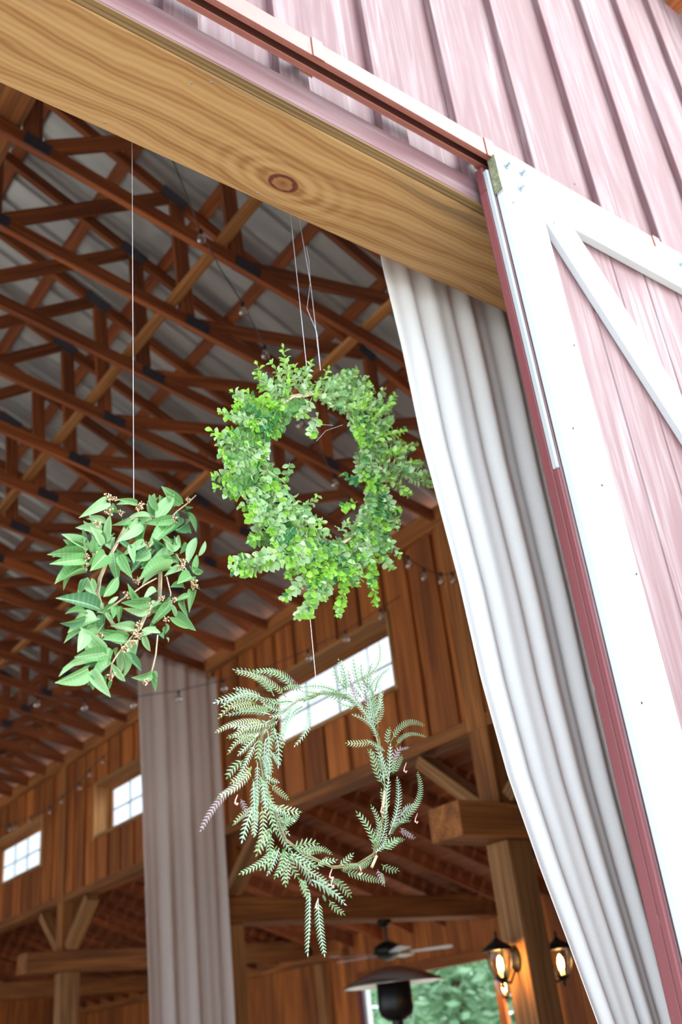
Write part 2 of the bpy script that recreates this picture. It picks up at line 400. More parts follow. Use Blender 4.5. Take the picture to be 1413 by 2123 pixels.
jm = block('trim_5', (-2.75, Y0 + 0.03, 0), (-2.5, Y0 + 0.28, CZ + 2.1), M['timber'], None, 'z'); tag(jm, 'timber jamb post at the far side of the doorway', kind='structure')

# ------------------------------------------------------------------ sliding track
TZ = CZ + 2.213
tr = empty('sliding_door_track', (0, 1.28, TZ), 'red painted steel box track running above the doorway', 'track')
def track_run(x0, x1, dz):
    yf, yb, h, th = 1.258, 1.310, 0.066, 0.004
    for nm, lo, hi in (('front_face', (x0, yf, TZ), (x1, yf + th, TZ + h)), ('top_face', (x0, yf + th, TZ + h - th), (x1, yb - th, TZ + h)),
                       ('back_face', (x0, yb - th, TZ), (x1, yb, TZ + h)), ('front_lip', (x0, yf + th, TZ), (x1, yf + 0.017, TZ + th)),
                       ('back_lip', (x0, yb - 0.017, TZ), (x1, yb - th, TZ + th))):
        block(nm, lo, hi, M['track'], tr, 'x', 0.001)
track_run(-4.6, 4.2, 0)
for x in (0.25, 1.12, 1.735, 2.52, 3.3):
    mb = MB(); mb.box((x, 1.2545, TZ - 0.003), (x + 0.035, 1.2575, TZ + 0.07)); mb.box((x, 1.2575, TZ + 0.0665), (x + 0.035, 1.338, TZ + 0.07)); mb.box((x, 1.3105, TZ - 0.003), (x + 0.035, 1.3135, TZ + 0.0664))
    mb.obj('joint_band', M['track'], tr)

# ------------------------------------------------------------------ sliding door
DX0, DX1 = 1.745, 4.1; DT = CZ + 2.205; YF = 1.25
door = empty('door_1', (DX0, 1.285, 0.08), 'open sliding barn door of red planks with white frame and diagonal brace', kind='structure')
for k in range(14):
    x0 = DX0 + 0.006 + k * 0.168
    if x0 > DX1 - 0.05: break
    block('plank', (x0, YF + 0.0255, 0.1), (min(x0 + 0.165, DX1), YF + 0.042, DT - 0.02), M['red'], door, 'z', 0.003)
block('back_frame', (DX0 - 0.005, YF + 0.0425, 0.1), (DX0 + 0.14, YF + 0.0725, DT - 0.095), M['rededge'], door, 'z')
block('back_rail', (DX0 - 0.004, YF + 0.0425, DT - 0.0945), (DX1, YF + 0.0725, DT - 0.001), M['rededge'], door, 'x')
block('edge_strip', (DX0 - 0.006, YF + 0.026, CZ + 1.17), (DX0 + 0.004, YF + 0.0415, DT - 0.03), M['pale'], door, 'z', 0.002)
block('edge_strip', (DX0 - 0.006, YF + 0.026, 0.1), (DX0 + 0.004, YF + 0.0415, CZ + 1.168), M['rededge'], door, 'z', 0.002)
block('stile', (DX0 + 0.008, YF - 0.002, 0.1), (DX0 + 0.175, YF + 0.025, DT - 0.13), M['white'], door, 'z', 0.005)
block('stile', (DX1 - 0.17, YF - 0.002, 0.1), (DX1, YF + 0.025, DT - 0.13), M['white'], door, 'z', 0.005)
rl = block('top_rail', (DX0 + 0.008, YF - 0.004, DT - 0.128), (DX1, YF + 0.025, DT + 0.01), M['white'], door, 'x', 0.003)
mb = MB(); mb.box((DX0 + 0.005, YF - 0.0035, DT - 0.127), (DX0 + 0.0079, YF + 0.0245, DT + 0.009)); mb.obj('raw_end', M['rawgreen'], door)
block('bottom_rail', (DX0 + 0.176, YF, 0.1), (DX1 - 0.171, YF + 0.025, 0.26), M['white'], door, 'x', 0.005)
a = Vector((2.003, YF + 0.0135, CZ + 2.05)); dr = Vector((0.345, 0, -0.56)).normalized()
bar('diagonal_brace', a - dr * 0.10, a + dr * 3.75, 0.131, 0.024, M['white'], door, (0, -1, 0), 0.003)
for px, py in ((1048, 346), (1080, 361), (1077, 392), (1409, 549)):
    q = on_y(px, py, YF - 0.004); mb = MB()
    mb.tube([q, q + Vector((0, -0.006, 0))], 0.010, 6); mb.tube([q + Vector((0, -0.006, 0)), q + Vector((0, -0.02, 0))], 0.005, 8)
    mb.obj('bolt', M['steel'], door)
for px, py in ((1126, 384), (1044, 364), (1086, 375), (1190, 382), (1063, 420), (1129, 430), (1147, 462), (1189, 716), (1187, 888), (1329, 1457), (1247, 1006), (1318, 1190)):
    q = on_y(px, py, YF - 0.0025); mb = MB(); mb.tube([q + Vector((0, -0.001, 0.002)), q + Vector((0, -0.001, -0.003))], 0.0016, 5); mb.obj('nail_hole', M['nailhole'], door)
for x in (DX0 + 0.06, DX1 - 0.4):
    mb = MB(); mb.box((x, 1.278, DT - 0.1), (x + 0.05, 1.29, TZ + 0.03)); mb.tube([(x + 0.025, 1.268, TZ + 0.03), (x + 0.025, 1.30, TZ + 0.03)], 0.022, 14); mb.obj('roller_hanger', M['steel'], door)

# ------------------------------------------------------------------ roof: sheets, purlins, trusses
ce = empty('ceiling', (RIDGE, 2, CZ + 6.4), 'ribbed metal roof sheets on purlins seen from below', kind='structure')
SL = math.hypot(1, 0.47); PITCHA = math.atan(0.47)
def sheet_mesh(length, width):
    m = MB(); nr = 4; prof = []
    for i in range(nr):
        y = -width / 2 + i * width / nr
        prof += [(y, 0), (y + 0.16 * width / nr * 4, 0)] if False else [(y, 0.0), (y + width / nr * 0.70, 0.0), (y + width / nr * 0.78, 0.03), (y + width / nr * 0.92, 0.03)]
    prof.append((width / 2, 0.0))
    n = len(prof); vs = [(x, y, z) for x in (-length / 2, length / 2) for y, z in prof] + [(x, y, z + 0.002) for x in (-length / 2, length / 2) for y, z in prof]
    fs = [(i + 1, i, n + i, n + i + 1) for i in range(n - 1)] + [(2 * n + i, 2 * n + i + 1, 3 * n + i + 1, 3 * n + i) for i in range(n - 1)]
    m.add(vs, fs); return m.mesh('roof_sheet', M['metal'])
LEN = 5.75 * SL; sm = sheet_mesh(LEN, 0.914)
pur_off = 0.045 + 0.038                                  # top chord half depth, purlin thickness
for side in (1, -1):
    xc = RIDGE + side * 2.875
    xa = Vector((side / SL, 0, -0.47 / SL)); ya = Vector((0, side, 0)); za = xa.cross(ya)
    zc = roof_z(xc) + (pur_off + 0.003) / math.cos(PITCHA)
    for k in range(21):
        y = 1.5 + k * 0.914
        m4 = Matrix(((xa.x, ya.x, za.x, xc), (xa.y, ya.y, za.y, y), (xa.z, ya.z, za.z, zc), (0, 0, 0, 1)))
        link('roof_sheet', sm, m4, ce)
    for i in range(11):
        d = 0.12 + i * 0.61; x = RIDGE + side * d / SL
        if d > LEN: break
        z = roof_z(x) + (0.045 + 0.019) / math.cos(PITCHA)
        bar('purlin', (x, 1.1, z), (x, YEND + 0.2, z), 0.089, 0.038, M['truss'], ce, tuple(za), 0.002)

def make_truss(y):
    t = empty('roof_truss', (RIDGE, y, CZ + 3.5), 'scissor roof truss of brown lumber with steel plates under the metal roof', 'truss', 'scissor trusses in a row under the roof')
    th = 0.04; D = 0.089
    cz = lambda x: chord_z(x) + D / 2 / math.cos(0.2)
    for s in (1, -1):
        X = lambda x: RIDGE + s * (x - RIDGE)
        def web(nm, x0, z0, x1, z1, dd=0.089, m='truss', off=0.0):
            return bar(nm, (X(x0), y + off, z0), (X(x1), y + off, z1), th, dd, M[m], t, (0, 1, 0) if False else ((0, 0, 1) if abs(x1 - x0) > 0.05 else (1, 0, 0)), 0.002)
        web('bottom_chord', RIDGE + 0.03, cz(RIDGE + 0.03), XW + 0.05, cz(XW + 0.05))
        web('top_chord', RIDGE + 0.03, roof_z(RIDGE + 0.03), XW + 0.45, roof_z(XW + 0.45))
        for nm, x0, z0, x1, z1 in (('web', 1.30, cz(1.30), 2.42, roof_z(2.42)), ('web', 2.46, roof_z(2.46), 2.52, cz(2.52)), ('web', 2.56, cz(2.56), 4.0, roof_z(4.0)),
                                   ('web', 4.02, roof_z(4.02), 4.03, cz(4.03)), ('web', 1.26, cz(1.26), 1.22, roof_z(1.22)), ('web', -0.1, cz(-0.1), 1.2, roof_z(1.2)), ('web', 4.06, cz(4.06), 4.75, roof_z(4.75))):
            p0 = Vector((X(x0), y, z0)); p1 = Vector((X(x1), y, z1)); d = (p1 - p0).normalized()
            if abs(x1 - x0) > 0.03: pass
            p0 += d * 0.05; p1 -= d * 0.05
            bar(nm, p0, p1, th - 0.004, 0.089 if abs(x1 - x0) > 0.1 else 0.1, M['truss'], t, (0, 0, 1) if abs(d.x) > 0.2 else (1, 0, 0), 0.002)
        for (x, z, sl, l, h) in ((2.44, roof_z(2.44), -0.47, 0.20, 0.10), (2.58, cz(2.58), -0.205, 0.17, 0.085), (1.28, cz(1.28), -0.205, 0.15, 0.085), (4.0, roof_z(4.0), -0.47, 0.15, 0.085), (4.05, cz(4.05), -0.205, 0.13, 0.08), (1.2, roof_z(1.2), -0.47, 0.15, 0.085)):
            for f in (-1, 1):
                dx = Vector((s, 0, sl)).normalized() * l / 2; c = Vector((X(x), y + f * (th / 2 + 0.003), z))
                bar('gusset_plate', c - dx, c + dx, 0.004, h, M['plate'], t, (0, 0, 1), 0.001)
    bar('king_post', (RIDGE, y, cz(RIDGE) + 0.05), (RIDGE, y, roof_z(RIDGE) - 0.05), th, 0.089, M['truss'], t, (1, 0, 0), 0.002)
    return t
TY = [3.745 + 0.61 * k for k in range(-1, 26)]
ORD = 'first second third fourth fifth sixth seventh eighth ninth tenth eleventh twelfth thirteenth fourteenth fifteenth sixteenth seventeenth eighteenth nineteenth twentieth'.split() + ['twenty-' + a for a in 'first second third fourth fifth sixth seventh eighth'.split()]
t0 = make_truss(TY[0]); t0['label'] = 'brown scissor roof truss with steel plates, first behind the doorway header'
for i, y in enumerate(TY[1:]):
    copy_tree(t0, Matrix.Translation(Vector((RIDGE, y, CZ + 3.5))))['label'] = 'brown scissor roof truss with steel plates, %s from the doorway header' % ORD[i + 1]
for x, lab in ((2.40, 'long pale lateral brace lying along the truss bottom chords nearer the ridge'), (3.46, 'long lateral brace along the truss bottom chords nearer the window wall'), (-2.8, 'lateral brace on the far half of the trusses')):
    z = chord_z(x) + 0.095 + 0.022
    tag(bar('lateral_brace', (x, 1.72, z), (x, YEND - 0.1, z), 0.07, 0.038, M['brace'], None, (-0.2, 0, 1), 0.002), lab, 'brace')
x = 1.06; tag(bar('strongback_board', (x, 1.72, chord_z(x) + 0.125), (x, 4.25, chord_z(x) + 0.125), 0.27, 0.038, M['timber'], None, (0.1, 0, 1), 0.002), 'wide brown board laid across the first trusses near the doorway', 'board')

# ------------------------------------------------------------------ clerestory wall with windows
WB, WT, TB = CZ + 1.87, CZ + 3.52, CZ + 3.69           # wall bottom, below top beam, top of beam
WIN = [(5.72, 7.70), (9.38, 11.36), (13.04, 15.02), (16.7, 18.68)]; WZ0, WZ1 = CZ + 2.475, CZ + 3.06
def clerestory(side):
    X = lambda x: x if side > 0 else 2 * RIDGE - x
    def blk(nm, lo, hi, mat, par, ax, bev=0.004):
        a, b = X(lo[0]), X(hi[0]); return block(nm, (min(a, b), lo[1], lo[2]), (max(a, b), hi[1], hi[2]), mat, par, ax, bev)
    nm = 'wall_right' if side > 0 else 'wall_left'
    wl = empty(nm, (X(XW), 2, WB), 'amber vertical board clerestory wall with small windows' if side > 0 else 'board clerestory wall on the unseen side, left open below for daylight', kind='structure')
    blk('top_plate', (XW - 0.035, 1.4, WT), (XW + 0.2, YEND, TB), M['timber'], wl, 'y')
    blk('bottom_beam', (XW - 0.02, 1.4, WB), (XW + 0.2, YEND, WB + 0.09), M['timber'], wl, 'y')
    segs = []; y = 1.4
    for a, b in WIN: segs.append((y, a, WB, TB)); y = b
    segs.append((y, YEND, WB, TB))
    for a, b, z0, z1 in segs: blk('backing', (XW + 0.032, a, WB + 0.09), (XW + 0.055, b, WT), M['back'], wl, 'z')
    for a, b in WIN:
        blk('backing', (XW + 0.032, a, WB + 0.09), (XW + 0.055, b, WZ0), M['back'], wl, 'z'); blk('backing', (XW + 0.032, a, WZ1), (XW + 0.055, b, WT), M['back'], wl, 'z')
    y = 1.45; k = 0
    while y < YEND - 0.25:
        wd = 0.33 - random.uniform(0.045, 0.075); y1 = y + wd
        spans = [(WB + 0.092, WT - 0.002)]
        for a, b in WIN:
            if y1 > a - 0.02 and y < b + 0.02:
                if y < a - 0.02 < y1 - 0.04: pass
                spans = [(WB + 0.092, WZ0 - 0.045), (WZ1 + 0.045, WT - 0.002)]
        for z0, z1 in spans: blk('board', (XW, y, z0), (XW + 0.031, y1, z1), M['siding'], wl, 'z')
        y += 0.33
    for i, (a, b) in enumerate(WIN):
        wn = empty('window_%d' % (i + 1 if side > 0 else i + 5), (X(XW), a, WZ0), None, kind='structure')
        XG = XW + 0.22
        blk('sill', (XW - 0.005, a, WZ0 - 0.04), (XG, b, WZ0), M['casing'], wn, 'y'); blk('head_casing', (XW - 0.005, a, WZ1), (XG, b, WZ1 + 0.04), M['casing'], wn, 'y')
        blk('jamb_casing', (XW - 0.005, a - 0.035, WZ0 - 0.04), (XG, a, WZ1 + 0.04), M['casing'], wn, 'z'); blk('jamb_casing', (XW - 0.005, b, WZ0 - 0.04), (XG, b + 0.035, WZ1 + 0.04), M['casing'], wn, 'z')
        blk('sash_rail', (XG - 0.03, a, WZ0), (XG, b, WZ0 + 0.055), M['timber'], wn, 'y'); blk('sash_rail', (XG - 0.03, a, WZ1 - 0.055), (XG, b, WZ1), M['timber'], wn, 'y')
        blk('sash_stile', (XG - 0.03, a, WZ0 + 0.056), (XG, a + 0.055, WZ1 - 0.056), M['timber'], wn, 'z'); blk('sash_stile', (XG - 0.03, b - 0.055, WZ0 + 0.056), (XG, b, WZ1 - 0.056), M['timber'], wn, 'z')
        ya, yb, za, zb = a + 0.055, b - 0.055, WZ0 + 0.055, WZ1 - 0.055
        for c in range(1, 4):
            yy = ya + (yb - ya) * c / 4; blk('muntin', (XG - 0.022, yy - 0.008, za), (XG - 0.006, yy + 0.008, zb), M['white'], wn, 'z', 0.002)
        zz = (za + zb) / 2; blk('muntin', (XG - 0.0215, ya, zz - 0.008), (XG - 0.0065, yb, zz + 0.008), M['white'], wn, 'y', 0.002)
        for c in range(4):
            for r in range(2):
                m = MB(); x_ = X(XG - 0.014); y_0 = ya + (yb - ya) * c / 4 + 0.008; y_1 = ya + (yb - ya) * (c + 1) / 4 - 0.008; z_0 = za + (zb - za) * r / 2 + 0.008; z_1 = za + (zb - za) * (r + 1) / 2 - 0.008
                m.box((x_ - 0.002, y_0, z_0), (x_ + 0.002, y_1, z_1)); m.obj('pane', M['pane'], wn)
clerestory(1); clerestory(-1)
for i, l in enumerate(('small many-paned window nearest the doorway', 'window half hidden by the sheer drape', 'small grid window farther along the wall', 'last small window by the back wall')):
    bpy.data.objects['window_%d' % (i + 1)]['label'] = l

# back wall
wb = empty('wall_back', (0, YEND, 0), 'board wall at the far end of the barn', kind='structure')
for k in range(44):
    x0 = -5.5 + k * 0.333
    if x0 > 8.6: break
    xm = x0 + 0.16; hi = roof_z(xm + 0.17) if xm < 5.2 else CZ + 2.38 - 0.34 * (xm - XW - 0.2)
    block('board', (x0, YEND, 0), (x0 + 0.329, YEND + 0.03, hi), M['siding'], wb, 'z')

# ------------------------------------------------------------------ posts, cross beams, braces
PY = [1.19 + 3.69 * k for k in range(1, 5)]             # post centres along the clerestory wall
PNAME = ['carrying the wall lanterns near the doorway', 'behind the sheer grey drape', 'between the second and third windows', 'at the far end']
for i, yc in enumerate(PY):
    q = 0.1
    tag(block('timber_post', (XW - 0.03, yc - q, 0), (XW + 0.20, yc + q, CZ + 1.095), M['post'], None, 'z', 0.006), 'square timber post %s' % PNAME[i], 'post')
    block('wall_post', (XW - 0.03, yc - q * 0.92, WB + 0.001), (XW + 0.17, yc + q * 0.92, WT), M['even'], bpy.data.objects['wall_right'], 'z', 0.001)
    tag(block('stub_post', (XW - 0.03, yc - q * 0.92, CZ + 1.323), (XW + 0.17, yc + q * 0.92, WB), M['even'], None, 'z', 0.001), 'short post above the cross beam on the post %s' % PNAME[i], 'post')
    tag(block('cross_beam', (XW - 0.47, yc - 0.15, CZ + 1.10), (8.55, yc + 0.15, CZ + 1.322), M['timber'], None, 'x', 0.006), 'heavy cross beam with exposed end on the post %s' % PNAME[i], 'beam')
    for s, l in ((1, 'far'), (-1, 'near')):
        p0 = Vector((XW + 0.07, yc + s * 0.14, CZ + 1.365)); p1 = Vector((XW + 0.07, yc + s * 0.70, CZ + 1.825))
        tag(bar('knee_brace', p0, p1, 0.15, 0.10, M['post'], None, (0, -s, 1), 0.004), 'diagonal knee brace, %s side, of the post %s' % ('back' if s > 0 else 'front', PNAME[i]), 'brace')
for i, yc in enumerate(PY):  # unseen left side: invented opening, aisle and lower wall omitted to admit side daylight
    o = tag(block('timber_post', (2 * RIDGE - XW - 0.2, yc - 0.1, 0), (2 * RIDGE - XW + 0.03, yc + 0.1, WB), M['post'], None, 'z', 0.006), 'square timber post on the unseen side, left open for daylight', 'post', 'posts on the open side')

# ------------------------------------------------------------------ side aisle
XO = 8.6
ca = empty('ceiling_aisle', (XW + 0.2, 1.4, CZ + 2.4), 'dark timber shed roof over the side aisle', kind='structure')
az = lambda x: CZ + 2.33 - 0.34 * (x - XW - 0.2)
for k in range(24):
    x0 = XW + 0.21 + k * 0.16
    if x0 > XO + 0.3: break
    bar('deck_board', (x0 + 0.08, 1.4, az(x0 + 0.08) + 0.085), (x0 + 0.08, YEND, az(x0 + 0.08) + 0.085), 0.162, 0.02, M['truss'], ca, (0.34, 0, 1), 0.003)
for k in range(31):
    y = 1.6 + k * 0.6
    bar('rafter', (XW + 0.22, y, az(XW + 0.22)), (XO + 0.3, y, az(XO + 0.3)), 0.04, 0.14, M['truss'], ca, (0, 0, 1), 0.003)
wo = empty('wall_aisle', (XO, 8, 0), 'warm board wall of the side aisle with an open doorway to the garden', kind='structure')
OP0, OP1, OPZ = 8.70, 11.05, CZ + 0.69
y = 1.4
while y < YEND:
    y1 = min(y + 0.245, YEND); lo = OPZ + 0.1 if (y1 > OP0 and y < OP1) else 0
    block('board', (XO, y, lo), (XO + 0.03, y1 - 0.006, az(XO) + 0.08), M['siding'], wo, 'z'); y += 0.245
block('door_head', (XO - 0.03, OP0 - 0.12, OPZ), (XO + 0.05, OP1 + 0.12, OPZ + 0.12), M['siding'], wo, 'y')
block('door_trim', (XO - 0.02, OP1 - 0.03, 0), (XO + 0.06, OP1 + 0.03, OPZ), M['white'], wo, 'z')
block('door_casing', (XO - 0.03, OP1 + 0.035, 0), (XO + 0.03, OP1 + 0.13, OPZ), M['redside'], wo, 'z')
block('door_casing', (XO - 0.03, OP0 - 0.1, 0), (XO + 0.03, OP0, OPZ), M['siding'], wo, 'z')
block('wall_rail', (XO - 0.09, OP1 + 0.3, CZ + 1.02), (XO - 0.002, YEND - 0.1, CZ + 1.12), M['timber'], wo, 'y')
for y in (PY[2] - 0.5, PY[3] - 0.2):
    tag(block('aisle_post', (XO - 0.14, y, 0), (XO - 0.002, y + 0.14, CZ + 1.0), M['post'], None, 'z'), 'square post against the aisle wall %s' % ('beside the garden doorway' if y < 13 else 'near the back'), 'post')

# ------------------------------------------------------------------ drapes
def drape(name, u0, u1, ztop, zbot, yc, edge0, edge1, folds, amp, mat, label, seed, slope=0.0, nz=60, nu=160):
    rnd = random.Random(seed); ph = [(rnd.uniform(0, 6.28), rnd.uniform(0.7, 1.5)) for _ in range(6)]
    m = MB(); vs = []
    for j in range(nz + 1):
        tz = j / nz; z_ = None
        for i in range(nu + 1):
            s = i / nu
            zt = ztop(s) if callable(ztop) else ztop
            z = zt + (zbot - zt) * tz
            xa, xb = edge0(z), edge1(z)
            x = xa + (xb - xa) * s
            f = math.sin(s * folds * 6.283 + ph[0][0] + 0.5 * math.sin(2 * tz + ph[1][0])) + 0.55 * math.sin(s * folds * 1.73 * 6.283 + ph[2][0] + tz) + 0.35 * math.sin(s * folds * 0.41 * 6.283 + ph[3][0] - 1.4 * tz)
            a = amp * (0.55 + 0.45 * math.sin(tz * 2.2 + ph[4][0]) ** 2)
            vs.append((x + 0.25 * a * math.cos(s * folds * 6.283 + ph[0][0]), yc + a * f, z))
    n = nu + 1
    m.add(vs, [(j * n + i, j * n + i + 1, (j + 1) * n + i + 1, (j + 1) * n + i) for j in range(nz) for i in range(nu)])
    o = m.obj(name, mat, None, None, True)
    md = o.modifiers.new('thickness', 'SOLIDIFY'); md.thickness = 0.0016
    return tag(o, label, 'drape')
CP = [(540, 1.733), (720, 1.761), (900, 1.775), (1000, 1.795), (1200, 1.829), (1400, 1.847), (1600, 1.881), (1800, 1.937), (1960, 1.987), (2123, 2.033)]
CZS = [2.186, 1.85, 1.538, 1.381, 1.085, .811, .561, .33, .155, -.015]
def cedge(z):
    z -= CZ
    if z >= CZS[0]: return CP[0][1]
    for i in range(len(CZS) - 1):
        if z >= CZS[i + 1]:
            t = (CZS[i] - z) / (CZS[i] - CZS[i + 1]); return CP[i][1] + t * (CP[i + 1][1] - CP[i][1])
    return CP[-1][1] + min(0.12, (-0.015 - z) * 0.3) if z > -0.5 else CP[-1][1] + 0.12 - min(0.25, (-0.5 - z) * 0.3)
drape('white_drape', 0, 1, CZ + 2.34, 0.03, 1.745, cedge, lambda z: 2.62 - 0.16 * max(0, min(1, (CZ + 2.1 - z) / 2.6)), 6.0, 0.012, M['drape'], 'long white drape gathered behind the open barn door', 3, nz=90, nu=220)
def dtop(s):
    x = 4.10 + s * 0.87; return CZ + (3.43 + (x - 4.10) * 1.3 if x < 4.19 else 3.55 - 0.215 * (x - 4.19))
drape('sheer_drape', 0, 1, dtop, 0.05, 8.27, lambda z: 4.09 + 0.09 * (CZ + 3.5 - z) / 3.3, lambda z: 4.95 + 0.01 * (CZ + 3.5 - z), 4.0, 0.03, M['drape2'], 'tall sheer grey drape hung from the truss in front of a post', 5)

# ------------------------------------------------------------------ wreath helpers
class Plane:
    def __init__(s, cpx, y, phi):
        s.c = on_y(cpx[0], cpx[1], y); a = math.radians(phi)
        s.u = Vector((math.cos(a), math.sin(a), 0)); s.v = Vector((0, 0, 1)); s.n = Vector((math.sin(a), -math.cos(a), 0))
    def at(s, px, py, off=0.0):
        d = ray(px, py); t = (s.c - EYE).dot(s.n) / d.dot(s.n); p = EYE + d * t
        return p - d.normalized() * off

def frame_mat(p0, p1, face, roll=0.0, sx=1, sy=1, sz=1):
    x = (p1 - p0).normalized(); z = face - x * face.dot(x)
    if z.length < 1e-4: z = x.orthogonal()
    z.normalize(); y = z.cross(x)
    c, s_ = math.cos(roll), math.sin(roll); y, z = y * c + z * s_, z * c - y * s_
    return Matrix(((x.x * sx, y.x * sy, z.x * sz, p0.x), (x.y * sx, y.y * sy, z.y * sz, p0.y), (x.z * sx, y.z * sy, z.z * sz, p0.z), (0, 0, 0, 1)))

def leaf_geo(n, curl, fold, shape):
    """unit leaf along +x; returns verts, faces"""
    vs = []; fs = []
    for i in range(n + 1):
        t = i / n; wd = shape(t); x = t; z = -curl * (t ** 2) * 0.5 + curl * 0.16 * t
        x = t * (1 - 0.12 * abs(curl) * t)
        vs += [(x, -wd, z + fold * wd), (x, 0, z), (x, wd, z + fold * wd)]
    for i in range(n):
        a = 3 * i; fs += [(a, a + 3, a + 4, a + 1), (a + 1, a + 4, a + 5, a + 2)]
    return vs, fs

# ------------------------------------------------------------------ long-leaved wreath
P1 = Plane((272, 1215), 1.70, 10)
w1 = empty('leafy_vine_wreath', P1.c, 'small wreath of long pointed leaves and cream buds hanging on one wire', 'wreath')
lance = lambda t: 0.5 * max(0.012, t ** 0.65 * (1 - t) ** 0.9 / 0.355)
LM = {}
for mat in ('bay', 'bay_pale', 'bay_dark'):
    for ci, (curl, fold) in enumerate(((0.35, 0.5), (0.7, 0.35), (-0.25, 0.45), (1.0, 0.6))):
        m = MB(); vs, fs = leaf_geo(9, curl, fold, lance); m.add(vs, fs); LM[(mat, ci)] = m.mesh('long_leaf', M[mat], True)
LA = [(505,165,330,265,1),(560,170,610,280,1),(765,180,625,140,1),(940,240,860,100,2),(920,320,1070,115,2),(1150,180,960,30,2),(1130,190,985,85,1),(1130,240,1235,215,1),(1170,250,1265,410,1),(1085,400,1245,315,1),(1100,260,1140,350,1),(880,295,690,270,1),(870,320,750,525,2),(770,330,620,490,2),(525,480,545,275,2),(470,530,395,375,2),(540,560,545,390,2),(470,400,265,375,2),(490,345,350,290,1),(330,520,305,390,1),(400,600,400,440,1),(320,590,30,595,2),(320,610,190,605,1),(330,645,95,665,1),(340,680,215,700,1),(340,755,80,810,2),(230,770,130,880,1),(500,605,350,760,2),(565,590,595,815,2),(620,610,715,795,2),(590,560,720,660,1),(620,500,740,570,1),(710,520,740,690,1),(830,510,655,590,1),(860,560,750,660,1),(890,560,720,735,2),(890,520,1010,550,1),(1050,350,880,490,2),(1060,310,860,340,1),(960,430,1060,510,2),(1040,590,1110,430,2),(1130,550,1095,420,1),(1120,600,1195,475,1),(1190,680,1260,480,1),(1275,620,1350,480,1),(1230,760,1260,610,1),(1200,700,1325,760,1),(1070,600,890,640,1),(1060,650,830,700,1),(1110,680,1060,610,1),(1040,715,790,770,1),(1030,735,810,790,1),(1150,735,1000,770,1),(1220,790,1085,870,2),(1250,850,1300,905,1),(480,960,590,800,2),(340,800,275,920,2),(340,810,410,940,2),(350,960,350,850,1),(980,540,900,480,2),(1000,500,1080,590,2),(700,400,640,300,1),(690,300,600,360,1)]
LB = [(450,215,150,90,3),(450,245,610,160,1),(480,215,480,140,1),(520,170,615,100,1),(430,290,215,345,2),(330,265,135,350,1),(440,340,145,440,2),(330,240,170,235,1),(500,570,300,390,2),(320,420,250,595,2),(450,440,330,415,1),(690,450,450,410,2),(680,490,460,480,1),(510,575,220,620,2),(500,600,190,665,1),(540,650,320,680,1),(350,710,110,835,2),(245,680,110,755,1),(340,755,415,900,2),(550,670,370,775,1),(390,720,520,940,2),(560,670,665,810,1),(630,560,690,800,1),(490,780,490,880,1),(550,800,520,895,1),(740,370,570,345,2),(800,390,980,400,1),(860,150,600,155,1),(850,200,690,240,1),(780,150,690,30,1),(930,70,820,120,1),(1030,110,850,270,1),(1030,190,890,325,1),(1050,170,1090,285,1),(1090,230,1260,395,1),(1030,280,1185,375,1),(1200,100,1085,135,1),(1150,150,1165,260,1),(1230,70,1200,190,1),(1000,330,1010,420,1),(820,420,870,570,2),(760,470,710,630,2),(880,730,740,795,1),(885,740,925,905,1),(895,740,925,830,1),(470,260,470,390,1),(500,240,570,340,1),(560,560,520,640,2),(1040,30,1200,10,1),(880,320,880,430,1),(960,420,990,470,1),(590,200,560,310,2),(620,190,610,320,1),(940,180,860,230,1),(560,480,640,420,2)]
rl_ = random.Random(11)
for lst, oy in ((LA, 1000), (LB, 1210)):
    for bx, by, tx, ty, wk in lst:
        o0 = rl_.uniform(-0.02, 0.025); o1 = o0 + rl_.uniform(-0.02, 0.035)
        p0 = P1.at(95 + bx / 4.037, oy + by / 4.037, o0); p1 = P1.at(95 + tx / 4.037, oy + ty / 4.037, o1)
        L = (p1 - p0).length * 1.04; W = L * rl_.uniform(0.27, 0.33) * (1.0 if wk == 1 else 1.2 if wk == 2 else 1.35)
        W = min(W, 0.033 if wk > 1 else 0.025)
        mat = rl_.choices(('bay', 'bay_pale', 'bay_dark'), (5, 5, 1.5))[0]
        face = (EYE - p0).normalized() + Vector((rl_.uniform(-.5, .5), rl_.uniform(-.3, .3), rl_.uniform(-.2, .6)))
        link('leaf', LM[(mat, rl_.randrange(4))], frame_mat(p0, p1, face, rl_.uniform(-0.4, 0.4), L, W, L), w1)
for i in range(75):                                      # leaves deeper in the wreath
    bx, by, tx, ty, wk, oy = rl_.choice([l + (1000,) for l in LA if 200 < l[0] < 1150] + [l + (1210,) for l in LB if l[1] < 600])
    ex, ey = rl_.uniform(-45, 45), rl_.uniform(-45, 45); o0 = rl_.uniform(-0.045, -0.01); an = rl_.uniform(-0.7, 0.7); dx, dy = tx - bx, ty - by
    dx, dy = dx * math.cos(an) - dy * math.sin(an), dx * math.sin(an) + dy * math.cos(an)
    p0 = P1.at(95 + (bx + ex) / 4.037, oy + (by + ey) / 4.037, o0); p1 = P1.at(95 + (bx + ex + dx * .85) / 4.037, oy + (by + ey + dy * .85) / 4.037, o0 + rl_.uniform(-0.02, 0.02))
    L = (p1 - p0).length; face = (EYE - p0).normalized() + Vector((rl_.uniform(-.6, .6), rl_.uniform(-.3, .3), rl_.uniform(-.3, .6)))
    link('leaf', LM[(rl_.choices(('bay', 'bay_pale', 'bay_dark'), (5, 5, 1.5))[0], rl_.randrange(4))], frame_mat(p0, p1, face, rl_.uniform(-0.6, 0.6), L, min(L * 0.36, 0.03), L), w1)
def stalk(name, pts, r, mat, par, pl, off=0.0, n=6):
    m = MB(); m.tube([pl.at(x, y, off) for x, y in pts], r, n); return m.obj(name, mat, par, None, True)
